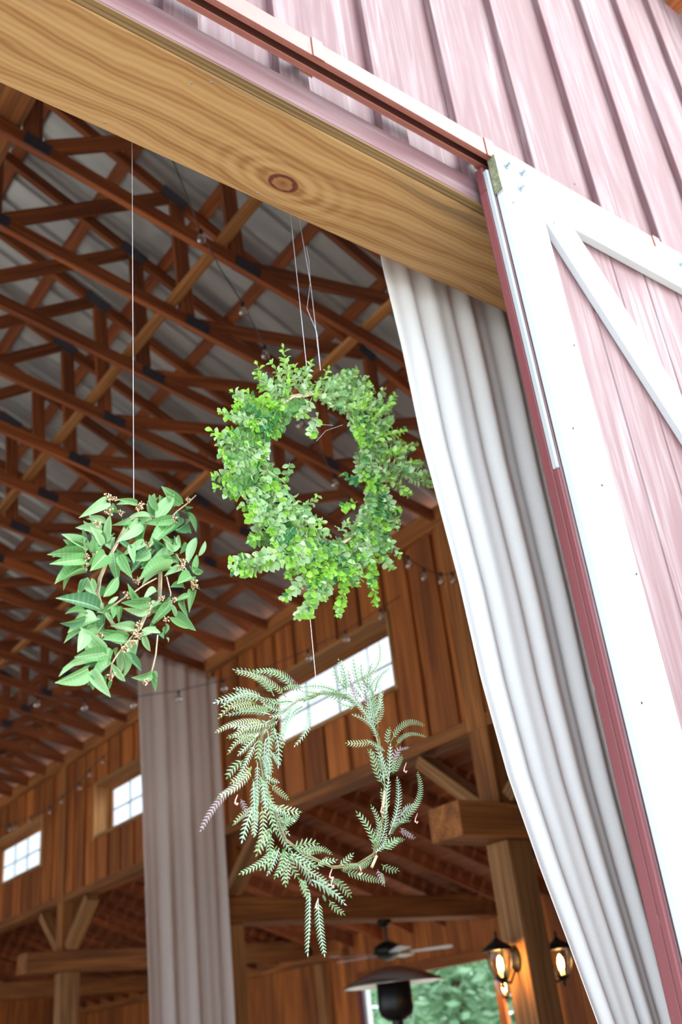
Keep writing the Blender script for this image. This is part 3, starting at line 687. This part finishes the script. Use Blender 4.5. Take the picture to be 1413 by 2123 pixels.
A = lambda x, y: (95 + x / 4.037, 1000 + y / 4.037)
B = lambda x, y: (95 + x / 4.037, 1210 + y / 4.037)
for dx, dy, of in ((0, 0, 0.0), (2.5, 1, 0.004), (-2, 2, -0.004)):
    pts = [A(690, 320), A(590, 510), A(520, 640), A(450, 800), A(430, 929), B(470, 200), B(560, 330), B(640, 400), B(780, 380), B(830, 260), B(950, 130), B(955, 0), A(955, 800), A(960, 650), A(900, 470), A(1040, 300), A(900, 290), A(780, 270), A(690, 320)]
    stalk('vine_stem', [(x + dx, y + dy) for x, y in pts], 0.0021, M['vine'], w1, P1, of - 0.02)
for pts in ([A(1255, 110), A(1180, 180), A(1100, 240), A(1040, 300)], [A(925, 803), A(820, 860), B(740, 70), B(640, 130), B(520, 215)], [B(770, 380), B(690, 480), B(600, 590), B(550, 670), B(540, 770)], [B(935, 430), B(920, 590), B(900, 680), B(885, 735)], [A(1010, 790), A(1045, 929), B(1040, 110)], [A(535, 250), A(535, 130)], [A(320, 480), A(345, 700)], [A(1085, 600), A(1180, 740), A(1240, 900)]):
    stalk('twig', pts, 0.0016, M['vine'] if len(pts) > 2 else M['stem'], w1, P1, 0.008)
CL = []
for v in range(3):
    m = MB(); r2 = random.Random(v + 40)
    for i in range(22):
        d = Vector((r2.gauss(0, 1), r2.gauss(0, 1), r2.gauss(0, 1))).normalized() * 0.0085 * r2.uniform(0.5, 1.1); rr = r2.uniform(0.0011, 0.0018)
        m.lathe([(0.0001, -rr), (rr * 0.8, -rr * 0.5), (rr, 0.2 * rr), (rr * 0.6, 0.9 * rr), (0.0001, rr * 1.1)], 5, 0 if i % 3 else 1, tuple(d)); m.tube([(0, 0, 0), d], 0.0005, 3, 1, False)
    CL.append(m.mesh('flower_cluster', [M['flower'], M['bud']], True))
for c in [A(520, 125), A(575, 140), A(530, 245), A(800, 195), A(780, 215), A(850, 530), A(345, 630), A(430, 600), A(430, 345), A(1080, 310), A(1190, 150), A(1130, 700), A(1150, 660), A(1240, 840), A(630, 255), A(760, 820), A(325, 700), B(840, 240), B(860, 180), B(780, 350), B(750, 420), B(730, 490), B(780, 430), B(970, 120), B(1010, 300), B(1070, 140), B(1240, 20), B(540, 770), B(680, 100), B(830, 820), B(450, 440), B(660, 545)]:
    link('flower_cluster', rl_.choice(CL), Matrix.Translation(P1.at(c[0], c[1], 0.02)) @ Matrix.Rotation(rl_.uniform(0, 6), 4, 'Z') @ Matrix.Scale(rl_.uniform(0.8, 1.35), 4), w1)
def wire(pts, par, r=0.0007, name='hanging_wire'):
    m = MB(); m.tube(pts, r, 5); return m.obj(name, M['wire'], par)
q = P1.at(277, 1042); wire([q, Vector((q.x, q.y, CZ + 2.19)), Vector((q.x, 1.656, CZ + 2.2))], w1)

# ------------------------------------------------------------------ boxwood wreath
P2 = Plane((652, 985), 1.70, 14)
w2 = empty('boxwood_wreath', P2.c, 'large bushy wreath of small round bright green boxwood leaves', 'wreath')
obov = lambda t: 0.5 * max(0.03, math.sin(math.pi * min(1, t ** 1.25 * 0.97 + 0.02)) ** 0.75)
BL = {}; GEO = [leaf_geo(5, c, f, obov) for c, f in ((0.3, 0.35), (-0.2, 0.4), (0.6, 0.25))]
BMATS = ['box_new', 'box_mid', 'box_pale', 'box_dark']
for mi, mn in enumerate(BMATS):
    for g in range(3):
        m = MB(); m.add(*GEO[g]); BL[(mi, g)] = m.mesh('boxwood_leaf', M[mn], True)
rb = random.Random(23)
# ring centre-line in the picture, clockwise from the top
RING = [(655, 815), (700, 830), (745, 870), (765, 930), (770, 990), (765, 1050), (745, 1105), (700, 1130), (650, 1120), (605, 1075), (570, 1020), (545, 960), (540, 905), (565, 855), (605, 825)]
def ringpt(t):
    t = t % 1.0 * len(RING); i = int(t); f = t - i; a = RING[i]; b = RING[(i + 1) % len(RING)]
    return (a[0] + (b[0] - a[0]) * f, a[1] + (b[1] - a[1]) * f)
sprigs = []
CEN = (655, 985)
for i in range(250):
    t = rb.random(); x, y = ringpt(t); x2, y2 = ringpt(t + 0.02)
    tl = math.hypot(x2 - x, y2 - y); tx, ty = (x2 - x) / tl, (y2 - y) / tl
    ox, oy = x - CEN[0], y - CEN[1]; ol = math.hypot(ox, oy); ox /= ol; oy /= ol
    side = rb.uniform(-0.25, 1.15)
    sw = 0.8 if x > CEN[0] else -0.35                     # right half trails down, left half reaches up
    sw *= rb.uniform(0.5, 1.3)
    if 600 < x < 720 and y > 1050: sw = rb.uniform(-0.6, 0.6)
    L = rb.uniform(45, 92)
    dx = ox * side + tx * sw; dy = oy * side + ty * sw + 0.12; dl = math.hypot(dx, dy) or 1
    bx = x + rb.uniform(-16, 16); by = y + rb.uniform(-16, 16)
    sprigs.append((bx, by, bx + dx / dl * L, by + dy / dl * L, rb.uniform(-0.05, 0.05), rb.uniform(-0.035, 0.06), None))
for s in [(575,850,533,757,2),(592,835,586,722,0),(600,830,580,770,2),(630,830,645,752,2),(650,830,680,765,0),(690,830,725,775,1),(720,850,765,830,0),(750,880,815,822,0),(740,870,790,850,3),(770,900,838,890,0),(790,930,870,960,2),(800,955,898,1005,2),(780,950,902,985,2),(790,975,845,1022,0),(780,930,860,920,0),(560,870,492,830,3),(560,900,500,870,2),(530,930,440,893,2),(540,950,452,905,2),(530,970,445,985,2),(545,980,448,1010,1),(555,1000,470,990,0),(580,1040,515,1072,2),(570,1020,500,1050,2),(640,1130,485,1182,2),(600,1140,480,1165,2),(560,1150,505,1190,0),(670,1130,590,1240,2),(680,1140,615,1275,2),(650,1150,640,1275,0),(700,1140,670,1240,2),(720,1140,700,1272,0),(740,1130,730,1210,1),(750,1120,780,1250,0),(770,1110,770,1210,0),(770,1080,825,1150,2),(775,1060,822,1090,1),(790,1040,818,1062,3),(770,1110,812,1175,2),(640,1110,590,1060,2),(620,1090,585,1030,2),(660,855,645,900,2),(745,1000,715,985,3),(740,1040,712,1050,0),(600,960,592,990,1),(700,1100,720,1085,1)]:
    sprigs.append((s[0], s[1], s[2], s[3], rb.uniform(0.0, 0.03), rb.uniform(0.0, 0.05), s[4]))
leaves = []; stems = MB()
for bx, by, tx, ty, o0, o1, tone in sprigs:
    p0 = P2.at(bx, by, o0); p1 = P2.at(tx, ty, o1); ax = p1 - p0; L = ax.length
    bend = Vector((0, 0, -0.08 * L)) + Vector((rb.uniform(-1, 1), rb.uniform(-1, 1), rb.uniform(-1, 1))) * 0.06 * L
    pt = lambda t: p0 + ax * t + bend * (4 * t * (1 - t))
    stems.tube([pt(0), pt(0.35), pt(0.7), pt(1)], [0.0012, 0.001, 0.0008, 0.0005], 4)
    n = max(4, int(L / 0.0105)); d = ax.normalized(); sidev = d.cross((EYE - p0).normalized()).normalized(); rot = rb.uniform(0, 3.14)
    if tone is None: tone = rb.choices((0, 1, 2, 3), (2.4, 3.2, 4, 1.4))[0]
    nv = d.cross(sidev)
    for k in range(n):
        t = 0.12 + 0.88 * k / (n - 1); p = pt(t)
        for s in (-1, 1):
            a = rot + (k % 2) * 1.35 + rb.uniform(-0.3, 0.3)
            out = (sidev * math.cos(a) + nv * math.sin(a) * 0.7) * s
            dirv = (out * rb.uniform(0.7, 1.0) + d * rb.uniform(0.35, 0.9)).normalized()
            ll = rb.uniform(0.016, 0.026) * (1 - 0.35 * max(0, t - 0.75) * 4 * 0.8)
            fc = (d * 0.7 + (EYE - p).normalized() * rb.uniform(0.2, 0.9) + Vector((0, 0, 0.3)) + Vector((rb.uniform(-1, 1), rb.uniform(-1, 1), rb.uniform(-1, 1))) * 0.5)
            mi = 0 if (t > 0.8 and rb.random() < 0.55) else tone
            if rb.random() < 0.15: mi = rb.randrange(4)
            leaves.append((p, frame_mat(p, p + dirv, fc, 0, ll, ll * rb.uniform(0.55, 0.7), ll), mi, rb.randrange(3)))
    p = pt(1.0)
    leaves.append((p, frame_mat(p, p + d, (EYE - p).normalized() + Vector((0, 0, .4)), 0, 0.013, 0.008, 0.013), 0, 0))
leaves.sort(key=lambda l: (l[0] - EYE).length - (P2.c - EYE).length * 0 - 0)
step = max(1, len(leaves) // 2 // 300)
single = set(list(range(0, len(leaves) // 2, step))[:300])
rest = MB()
for i, (p, m4, mi, g) in enumerate(leaves):
    if i in single: link('leaf', BL[(mi, g)], m4, w2)
    else:
        vs, fs = GEO[g]; rest.add([m4 @ Vector(v) for v in vs], fs, mi)
tag(rest.obj('small_leaves', [M[n] for n in BMATS], w2, None, True), kind='stuff')
tag(stems.obj('sprig_stems', M['stem'], w2), kind='stuff')
for k in range(4):
    pts = [ringpt(i / 30) for i in range(31)]
    stalk('wreath_frame', [(x + rb.uniform(-4, 4) + 3 * math.sin(i + k), y + rb.uniform(-4, 4)) for i, (x, y) in enumerate(pts)], 0.0028, M['vine'], w2, P2, rb.uniform(-0.015, 0.01))
for x0, x1, xt in ((632, 636, 632), (655, 664, 640)):
    q = P2.at(x1, 768); wire([q, Vector((q.x + (0.0), q.y, q.z + 0.3)), Vector((q.x - (0.016 if x0 > 640 else 0), q.y, CZ + 2.19)), Vector((q.x - 0.02, 1.656, CZ + 2.2))], w2)
wire([P2.at(664, 768), P2.at(657, 690), P2.at(636, 640), P2.at(643, 585), P2.at(640, 540), P2.at(634, 510)], w2, 0.0005, 'wire_tail')
wire([P2.at(648, 868, .03), P2.at(665, 880, .03), P2.at(690, 882, .03)], w2, 0.0004, 'wire_tail')
wire([P2.at(655, 915, .03), P2.at(675, 893, .03), P2.at(710, 881, .03)], w2, 0.0004, 'wire_tail')

# ------------------------------------------------------------------ silvery frond wreath
P3 = Plane((665, 1610), 1.69, 10)
w3 = empty('frond_wreath', P3.c, 'airy wreath of toothed silvery green fern-like fronds below the boxwood one', 'wreath')
def frond_mesh(mat, bend, L, onesided=False, ll=0.0118):
    """toothed frond of real length L scaled to unit length along +x"""
    m = MB(); pt = lambda t: Vector((t, bend * (t * t - t) * 1.2, -0.10 * t * t)); nl = max(5, int(L / 0.0082))
    m.tube([pt(i / 8) for i in range(9)], [0.0011 / L * (1 - 0.6 * i / 8) for i in range(9)], 4)
    for i in range(nl):
        t = 0.12 + 0.88 * i / nl; p = pt(t); dd = (pt(min(1, t + 0.02)) - pt(t - 0.02)).normalized()
        ln = ll / L * (0.4 + 0.6 * math.sin(math.pi * min(1, 0.2 + 0.8 * t)) ** 0.6)
        for s in (-1, 1):
            l2 = ln * (0.3 if onesided and s > 0 else 1)
            sd = Vector((-dd.y, dd.x, 0)) * s; d2 = (sd * 0.74 + dd * 0.70).normalized(); b = dd * 0.0017 / L
            tip = p + d2 * l2 + Vector((0, 0, -0.15 * l2)); mid = p + d2 * l2 * 0.6 + Vector((0, 0, 0.02 * l2))
            q = [p - b * 1.2, p + b * 1.2, mid + b * 0.9, tip, mid - b * 0.9]
            m.add(q, [(0, 1, 2, 4), (4, 2, 3)] if s < 0 else [(1, 0, 4, 2), (2, 4, 3)])
    p = pt(1.0); b = Vector((0, 0.0016 / L, 0)); m.add([p - b, p + Vector((ll * 0.5 / L, 0, 0)), p + b], [(0, 1, 2)])
    return m.mesh('frond', mat, False)
FM = {}; FL = (0.045, 0.07, 0.10, 0.14, 0.19)
for ki, mn in enumerate(('fern', 'fern_silver', 'fern_olive', 'fern_purple')):
    for bi, bd in enumerate((0.0, 0.25, -0.25, 0.5, -0.5)):
        for li, L in enumerate(FL): FM[(ki, bi, li)] = frond_mesh(M[mn], bd * (0.5 if L < 0.08 else 1), L)
FM['one'] = frond_mesh(M['fern_silver'], -0.05, 0.12, True, 0.016); FM['two'] = frond_mesh(M['fern_silver'], 0.1, 0.12, False, 0.015)
F3 = [(600,580,235,355,1),(720,590,290,370,2),(830,530,425,370,0),(860,520,670,440,3),(490,600,245,515,1),(500,620,75,625,1),(420,650,120,790,2),(560,760,190,775,1),(560,820,205,840,1),(520,840,90,900,2),(500,880,190,975,2),(560,890,275,950,1),(420,990,200,1135,2),(440,960,295,1140,1),(420,1040,250,1380,1),(600,900,630,1240,1),(830,640,670,940,1),(880,680,710,1040,0),(930,700,805,1020,1),(1040,570,850,590,1),(800,660,530,640,1),(520,1000,550,1330,1),(540,920,480,1413,1),(300,1210,160,1360,0),(380,1270,220,1410,2),(400,650,220,680,2),(450,990,430,1190,0),(600,870,560,1050,0),(1250,560,940,490,0),(1300,600,1050,580,0),(560,700,300,720,0),(700,640,480,600,0),(760,700,600,760,1),(640,820,520,880,1)]
F4 = [(380,640,290,280,0),(360,600,240,380,0),(560,640,465,300,0),(545,520,770,50,2),(630,640,690,325,0),(720,640,880,365,0),(640,640,740,470,0),(680,960,770,550,1),(700,1000,600,640,1),(760,1080,830,660,2),(700,1090,330,640,1),(740,1220,480,950,1),(600,900,420,430,3),(520,780,300,640,0),(720,1100,660,780,1),(420,720,120,640,1),(680,1230,420,1250,2),(830,1340,670,1230,1),(870,1260,890,1070,0),(900,1240,1330,1030,0),(960,1290,1330,1140,0),(1000,1320,1110,1290,3),(930,1500,1010,1300,3),(800,1600,645,1345,0),(820,1696,740,1290,1),(880,1640,900,1280,1),(930,1600,1040,1380,0),(700,900,640,560,0),(560,720,440,560,0),(480,800,360,720,1)]
F6 = [(1000,830,1075,240,1),(1020,760,1290,165,0),(950,330,830,0,0),(1000,300,930,20,1),(1010,800,1330,500,3),(1120,640,1240,530,1),(1010,860,1230,670,0),(960,970,1170,880,0),(860,960,825,550,0),(1110,800,1270,850,3),(870,1010,980,830,1),(900,940,960,560,1),(860,1020,880,760,0),(930,1130,1105,1205,0),(890,1180,955,1330,3),(850,1040,640,1120,0),(540,1200,940,1310,0),(480,1290,620,1455,0),(500,1140,640,1020,0),(280,1150,470,1080,0),(90,1030,435,1045,0),(30,970,280,925,0),(50,980,230,1020,0),(240,1300,560,1530,1),(0,1050,240,1330,1),(120,1150,400,1330,1),(400,1490,545,1635,0),(120,1280,200,1480,0),(330,1440,370,1500,0),(400,1290,490,1340,0),(700,1150,560,1190,0),(980,600,1000,280,1),(940,700,930,380,2)]
F5 = [(600,50,590,470,1),(640,30,690,210,1),(690,0,770,110,1),(640,230,780,300,1),(690,330,890,480,2),(760,540,990,600,2),(630,400,800,690,1),(700,560,880,830,1),(760,700,910,1000,1),(830,750,995,615,0),(790,720,880,670,0),(540,520,420,875,1),(560,560,525,820,2),(600,560,575,910,2),(660,840,570,970,0),(690,780,560,1020,2),(760,960,410,1200,0),(780,980,665,1215,1),(820,990,850,1330,0),(830,1000,865,1280,2),(700,840,700,1130,0),(500,160,205,405,2),(430,280,25,740,3),(390,480,450,620,3),(500,600,355,735,2),(880,1040,980,1280,0),(1000,1300,1080,1500,0),(520,300,530,800,1),(560,100,550,520,1),(590,250,640,560,1),(650,420,760,800,0)]
rf = random.Random(31)
def put_frond(x0, y0, x1, y1, k, mesh=None):
    o0 = rf.uniform(-0.012, 0.018); o1 = o0 + rf.uniform(-0.015, 0.03)
    p0 = P3.at(x0, y0, o0); p1 = P3.at(x1, y1, o1); L = (p1 - p0).length * 1.03
    li = min(range(5), key=lambda i: abs(FL[i] - L)); me = mesh or FM[(k, rf.randrange(5), li)]
    face = (EYE - p0).normalized() + Vector((rf.uniform(-.35, .35), 0, rf.uniform(-.35, .35)))
    link('frond', me, frame_mat(p0, p1, face, 0, L, L * rf.uniform(0.9, 1.1), L), w3)
for lst, ox, oy, sc in ((F3, 440, 1320, 4.71), (F4, 650, 1320, 5.652), (F6, 600, 1560, 4.872), (F5, 420, 1560, 4.936)):
    for x0, y0, x1, y1, k in lst: put_frond(ox + x0 / sc, oy + y0 / sc, ox + x1 / sc, oy + y1 / sc, k)
allf = [(ox + a / sc, oy + b / sc, ox + c / sc, oy + d / sc, k) for lst, ox, oy, sc in ((F3, 440, 1320, 4.71), (F4, 650, 1320, 5.652), (F6, 600, 1560, 4.872), (F5, 420, 1560, 4.936)) for a, b, c, d, k in lst]
for i in range(46):                                      # more fronds tucked between the others
    x0, y0, x1, y1, k = rf.choice(allf); an = rf.uniform(-0.45, 0.45); f = rf.uniform(0.6, 0.9); dx, dy = (x1 - x0) * f, (y1 - y0) * f
    x0 += rf.uniform(-8, 8); y0 += rf.uniform(-8, 8)
    put_frond(x0, y0, x0 + dx * math.cos(an) - dy * math.sin(an), y0 + dx * math.sin(an) + dy * math.cos(an), 0 if rf.random() < 0.5 else k)
put_frond(641, 1850, 638, 1967, 1, FM['one']); put_frond(659, 1862, 674, 1972, 1, FM['two'])
R3 = [(665, 1437), (720, 1442), (760, 1482), (783, 1530), (797, 1600), (797, 1660), (787, 1720), (776, 1770), (742, 1793), (690, 1797), (632, 1772), (592, 1742), (572, 1690), (548, 1620), (538, 1560), (546, 1510), (580, 1478), (620, 1450), (665, 1437)]
for k in range(5):
    stalk('vine_stem', [(x + rf.uniform(-4, 4), y + rf.uniform(-4, 4)) for x, y in R3], 0.0009, M['redstem'] if k % 2 else M['stem'], w3, P3, rf.uniform(-0.006, 0.006), 5)
for p in ([(797, 1640), (793, 1675)], [(780, 1775), (770, 1798)]): stalk('cut_twig', p, 0.0033, M['vine'], w3, P3, 0.012, 8)
for x, y in ((488, 1662), (838, 1595), (684, 1815), (748, 1808), (655, 1878), (861, 1700), (687, 1832), (790, 1680)):
    s = rf.choice((-1, 1)); stalk('flower_bud', [(x - 4 * s, y - 14), (x, y - 4), (x + s, y + 3), (x - 3 * s, y + 6), (x - 5 * s, y + 3)], [0.0008, 0.0013, 0.002, 0.0022, 0.0012], M['pinkbud'], w3, P3, 0.015, 6)
qa = P3.at(657, 1437); qb = P2.at(645, 1140); wire([qa, Vector((qa.x, qa.y, qb.z - 0.1)), qb], w3)

# ------------------------------------------------------------------ string lights
def bulb_mesh():
    m = MB(); m.lathe([(0.0001, 0.0), (0.009, 0.0), (0.011, -0.012), (0.010, -0.032), (0.007, -0.036)], 10); s = m.mesh('bulb_socket', M['socket'], True)
    b = MB(); b.lathe([(0.007, -0.033), (0.012, -0.042), (0.022, -0.056), (0.026, -0.070), (0.022, -0.086), (0.012, -0.095), (0.0001, -0.098)], 12); return s, b.mesh('bulb', M['bulb'], True)
SOCK, BULB = bulb_mesh()
def string(pts, bulbs, label, r=0.004):
    base = empty('string_lights', pts[0], label, 'string lights')
    m = MB(); m.tube(pts, r, 5); m.obj('cable', M['cable'], base)
    for p in bulbs:
        s = link('bulb_socket', SOCK, Matrix.Translation(p), base); link('bulb', BULB, Matrix.Translation(p), s)
def vplane(px, py, a, b):
    a = Vector(a); b = Vector(b); n = Vector((b.y - a.y, -(b.x - a.x), 0)); d = ray(px, py); return EYE + d * ((Vector((a.x, a.y, EYE.z)) - EYE).dot(n) / d.dot(n))
a, b = (1.75, 3.3), (4.95, 4.75)
string([vplane(x, y, a, b) for x, y in ((355, 325), (385, 400), (416, 478), (455, 555), (502, 628), (545, 712), (610, 840), (692, 985), (760, 1085), (828, 1142), (866, 1172), (900, 1188), (925, 1191), (955, 1180), (1000, 1150))],
       [vplane(x, y, a, b) for x, y in ((416, 476), (502, 626), (548, 716), (620, 860), (692, 983), (845, 1152), (877, 1178), (912, 1187), (937, 1186))], 'string of clear bulbs dropping from the front trusses to the window wall')
a, b = (4.98, 5.6), (2.6, 8.2)
string([vplane(x, y, a, b) for x, y in ((860, 1215), (788, 1262), (715, 1308), (638, 1347), (553, 1383), (463, 1410), (370, 1432), (276, 1445), (175, 1450), (77, 1444), (-60, 1425), (-200, 1395))],
       [vplane(x, y, a, b) for x, y in ((788, 1262), (715, 1308), (638, 1347), (553, 1383), (463, 1410), (370, 1432), (276, 1445), (175, 1450), (77, 1444))], 'string of clear bulbs crossing in front of the nearest window and drape')
a, b = (4.98, 10.2), (4.4, 15.5)
string([vplane(x, y, a, b) for x, y in ((222, 1560), (186, 1595), (165, 1622), (130, 1650), (105, 1672), (65, 1692), (33, 1704), (0, 1712), (-60, 1716))],
       [vplane(x, y, a, b) for x, y in ((215, 1567), (187, 1594), (165, 1622), (130, 1650), (105, 1672), (65, 1692), (33, 1704), (21, 1708))], 'string of clear bulbs sagging along the far part of the window wall', 0.006)

# ------------------------------------------------------------------ lanterns on the post
def lantern(c, d, sc, label, mount):
    """c: lamp body centre, d: horizontal direction from lamp to its mount"""
    c = Vector(c); d = Vector(d).normalized(); L = empty('wall_lantern', c, label, 'lantern', None)
    T = Matrix.Translation(c) @ Matrix.Scale(sc, 4)
    m = MB(); m.lathe([(0.0001, 0.19), (0.006, 0.185), (0.012, 0.165), (0.006, 0.15), (0.016, 0.14), (0.03, 0.125), (0.075, 0.10), (0.105, 0.075), (0.11, 0.062), (0.085, 0.06), (0.0001, 0.062)], 18); m.obj('lantern_cap', M['black'], L, T, True)
    m = MB(); m.lathe([(0.083, 0.06), (0.086, 0.02), (0.078, -0.04), (0.058, -0.09), (0.04, -0.115)], 18); m.obj('lantern_glass', M['lampglass'], L, T, True)
    m = MB()
    for k in range(6):
        th = k * math.pi / 3; m.tube([(r * math.cos(th), r * math.sin(th), z) for r, z in ((0.086, 0.06), (0.089, 0.02), (0.081, -0.04), (0.06, -0.09), (0.042, -0.118))], 0.004, 5)
    m.obj('lantern_cage', M['black'], L, T)
    m = MB(); m.lathe([(0.0001, -0.185), (0.008, -0.18), (0.012, -0.165), (0.006, -0.15), (0.02, -0.14), (0.042, -0.118), (0.044, -0.11), (0.0001, -0.108)], 16); m.obj('lantern_finial', M['black'], L, T, True)
    m = MB(); m.lathe([(0.0001, -0.07), (0.018, -0.06), (0.022, -0.03), (0.014, 0.01), (0.0001, 0.03)], 12); m.obj('lit_bulb', M['flame'], L, T, True)
    q = d * mount; up = Vector((0, 0, 1))
    m = MB(); m.tube([up * -0.125, q * 0.45 + up * -0.15, q * 0.8 + up * -0.08, q * 0.97 + up * -0.0], 0.009, 8); m.obj('scroll_arm', M['black'], L, T, True)
    sd = d.cross(up); m = MB(); n = 20
    ring = lambda r, o: [q - d * o + (sd * math.cos(2 * math.pi * i / n) * r * 0.6 + up * math.sin(2 * math.pi * i / n) * r) for i in range(n)]
    r0, r1, r2 = ring(0.085, 0.0), ring(0.085, 0.012), ring(0.05, 0.024)
    m.add(r0 + r1 + r2, [(i, (i + 1) % n, n + (i + 1) % n, n + i) for i in range(n)] + [(n + i, n + (i + 1) % n, 2 * n + (i + 1) % n, 2 * n + i) for i in range(n)] + [tuple(range(2 * n, 3 * n)), tuple(range(n))[::-1]])
    m.obj('back_plate', M['black'], L, T)
    ld = bpy.data.lights.new('lantern_light', 'POINT'); ld.energy = 9; ld.color = (1.0, 0.62, 0.28); ld.shadow_soft_size = 0.03
    lo = bpy.data.objects.new('lantern_light', ld); COL.objects.link(lo); place(lo, Matrix.Translation(c + Vector((0, 0, -0.02))), L)
lantern((XW - 0.175, PY[0] + 0.0, CZ + 0.375), (1, 0, 0), 0.9, 'lit black lantern on the room side of the post beside the white drape', 0.16)
lantern((XW + 0.355, PY[0] - 0.02, CZ + 0.36), (-1, 0, 0), 0.9, 'lit black lantern on the aisle side of the same post', 0.17)
c3 = on_x(1044, 2042, XO - 0.16)
lantern(c3, (1, 0, 0), 0.95, 'lit lantern on the aisle wall seen just under the nearer lantern', 0.15)

# ------------------------------------------------------------------ patio heater
hc = EYE + ray(815, 2040) * (7.9 / ray(815, 2040).dot(FWD)); hz = hc.z
ht = empty('patio_heater', (hc.x, hc.y, 0), 'tall black patio heater with a round metal reflector hood', 'heater')
T = Matrix.Translation(Vector((hc.x, hc.y, 0)))
m = MB(); m.lathe([(0.0001, hz + 0.13), (0.10, hz + 0.12), (0.25, hz + 0.07), (0.40, hz + 0.005), (0.405, hz - 0.005), (0.40, hz - 0.005), (0.25, hz + 0.055), (0.10, hz + 0.10), (0.0001, hz + 0.11)], 32); m.obj('reflector_hood', M['steelpol'], ht, T, True)
m = MB(); m.lathe([(0.0001, hz + 0.07), (0.135, hz + 0.06), (0.14, hz - 0.17), (0.125, hz - 0.22), (0.07, hz - 0.26), (0.0001, hz - 0.26)], 24); m.obj('burner_head', M['black'], ht, T, True)
m = MB(); m.lathe([(0.045, hz - 0.26), (0.045, 0.85)], 14); m.obj('pole', M['black'], ht, T, True)
m = MB(); m.lathe([(0.0001, 0.86), (0.12, 0.85), (0.2, 0.75), (0.22, 0.1), (0.24, 0.02), (0.24, 0.0), (0.0001, 0.0)], 24); m.obj('tank_housing', M['black'], ht, T, True)

# ------------------------------------------------------------------ ceiling fan
fc_ = on_y(803, 1972, PY[1] - 0.02); ft = CZ + 1.10
fan = empty('ceiling_fan', fc_, 'black ceiling fan with pale blades under the aisle cross beam', 'fan')
fz = fc_.z; T = Matrix.Translation(Vector((fc_.x, fc_.y, 0)))
m = MB(); m.lathe([(0.0001, ft), (0.07, ft - 0.001), (0.075, ft - 0.03), (0.03, ft - 0.07), (0.0001, ft - 0.075)], 16); m.obj('canopy', M['black'], fan, T, True)
m = MB(); m.lathe([(0.012, ft - 0.07), (0.012, fz + 0.08)], 8); m.obj('downrod', M['black'], fan, T, True)
m = MB(); m.lathe([(0.0001, fz + 0.10), (0.05, fz + 0.09), (0.13, fz + 0.05), (0.14, fz - 0.02), (0.10, fz - 0.05), (0.06, fz - 0.08), (0.0001, fz - 0.09)], 20); m.obj('motor_housing', M['black'], fan, T, True)
for k in range(5):
    th = math.radians(72 * k - 42); Rz = Matrix.Rotation(th, 4, 'Z')
    m = MB(); m.box((0.14, -0.03, fz - 0.035), (0.24, 0.03, fz - 0.03)); o = m.obj('blade_iron', M['black'], fan, T @ Rz)
    m = MB(); m.add([(0.22, -0.05, fz - 0.026), (0.62, -0.07, fz - 0.016), (0.66, -0.04, fz - 0.018), (0.66, 0.04, fz - 0.03), (0.62, 0.07, fz - 0.034), (0.22, 0.05, fz - 0.034), (0.22, -0.05, fz - 0.02), (0.62, -0.07, fz - 0.01), (0.66, -0.04, fz - 0.012), (0.66, 0.04, fz - 0.024), (0.62, 0.07, fz - 0.028), (0.22, 0.05, fz - 0.028)],
                    [(5, 4, 3, 2, 1, 0), (6, 7, 8, 9, 10, 11)] + [(i, (i + 1) % 6, 6 + (i + 1) % 6, 6 + i) for i in range(6)])
    m.obj('blade', M['blade'], fan, T @ Rz)

# ------------------------------------------------------------------ garden beyond the aisle doorway
rt = random.Random(5)
def tree(x, y, h, rad, label, n=2600):
    t = empty('garden_tree', (x, y, -0.06), label, 'tree', 'trees beyond the aisle doorway')
    m = MB(); m.tube([(x, y, -0.06), (x + 0.1, y, h * 0.4), (x - 0.1, y + 0.1, h * 0.85)], [0.16, 0.11, 0.03], 8); m.obj('trunk', M['bark'], t, None, True)
    m = MB()
    for i in range(n):
        z = rt.uniform(0.03, 1.0); rr = rad * (1 - 0.45 * z) * math.sqrt(rt.random()) * rt.uniform(0.8, 1.1); th = rt.uniform(0, 6.283)
        c = Vector((x + rr * math.cos(th), y + rr * math.sin(th), z * h)); d = Vector((rt.gauss(0, 1), rt.gauss(0, 1), rt.gauss(0, .6))).normalized(); s = d.orthogonal().normalized(); l = rt.uniform(0.16, 0.34)
        m.add([c, c + d * l * 0.5 + s * l * 0.25, c + d * l, c + d * l * 0.5 - s * l * 0.25], [(0, 1, 2, 3)])
    tag(m.obj('foliage', M['treeleaf'], t), kind='stuff')
for x, y, h, r in ((13.0, 14.2, 5.5, 1.7), (16.6, 16.2, 8, 2.1), (13.6, 18.4, 7, 1.9), (17.6, 20.8, 8, 2.2), (13.2, 10.4, 5, 1.8), (21.5, 18.5, 9, 2.4), (17.2, 11.6, 7, 2.0), (21.5, 23.8, 9, 2.4)):
    tree(x, y, h, r, 'leafy green garden tree seen through the aisle doorway', 5000)
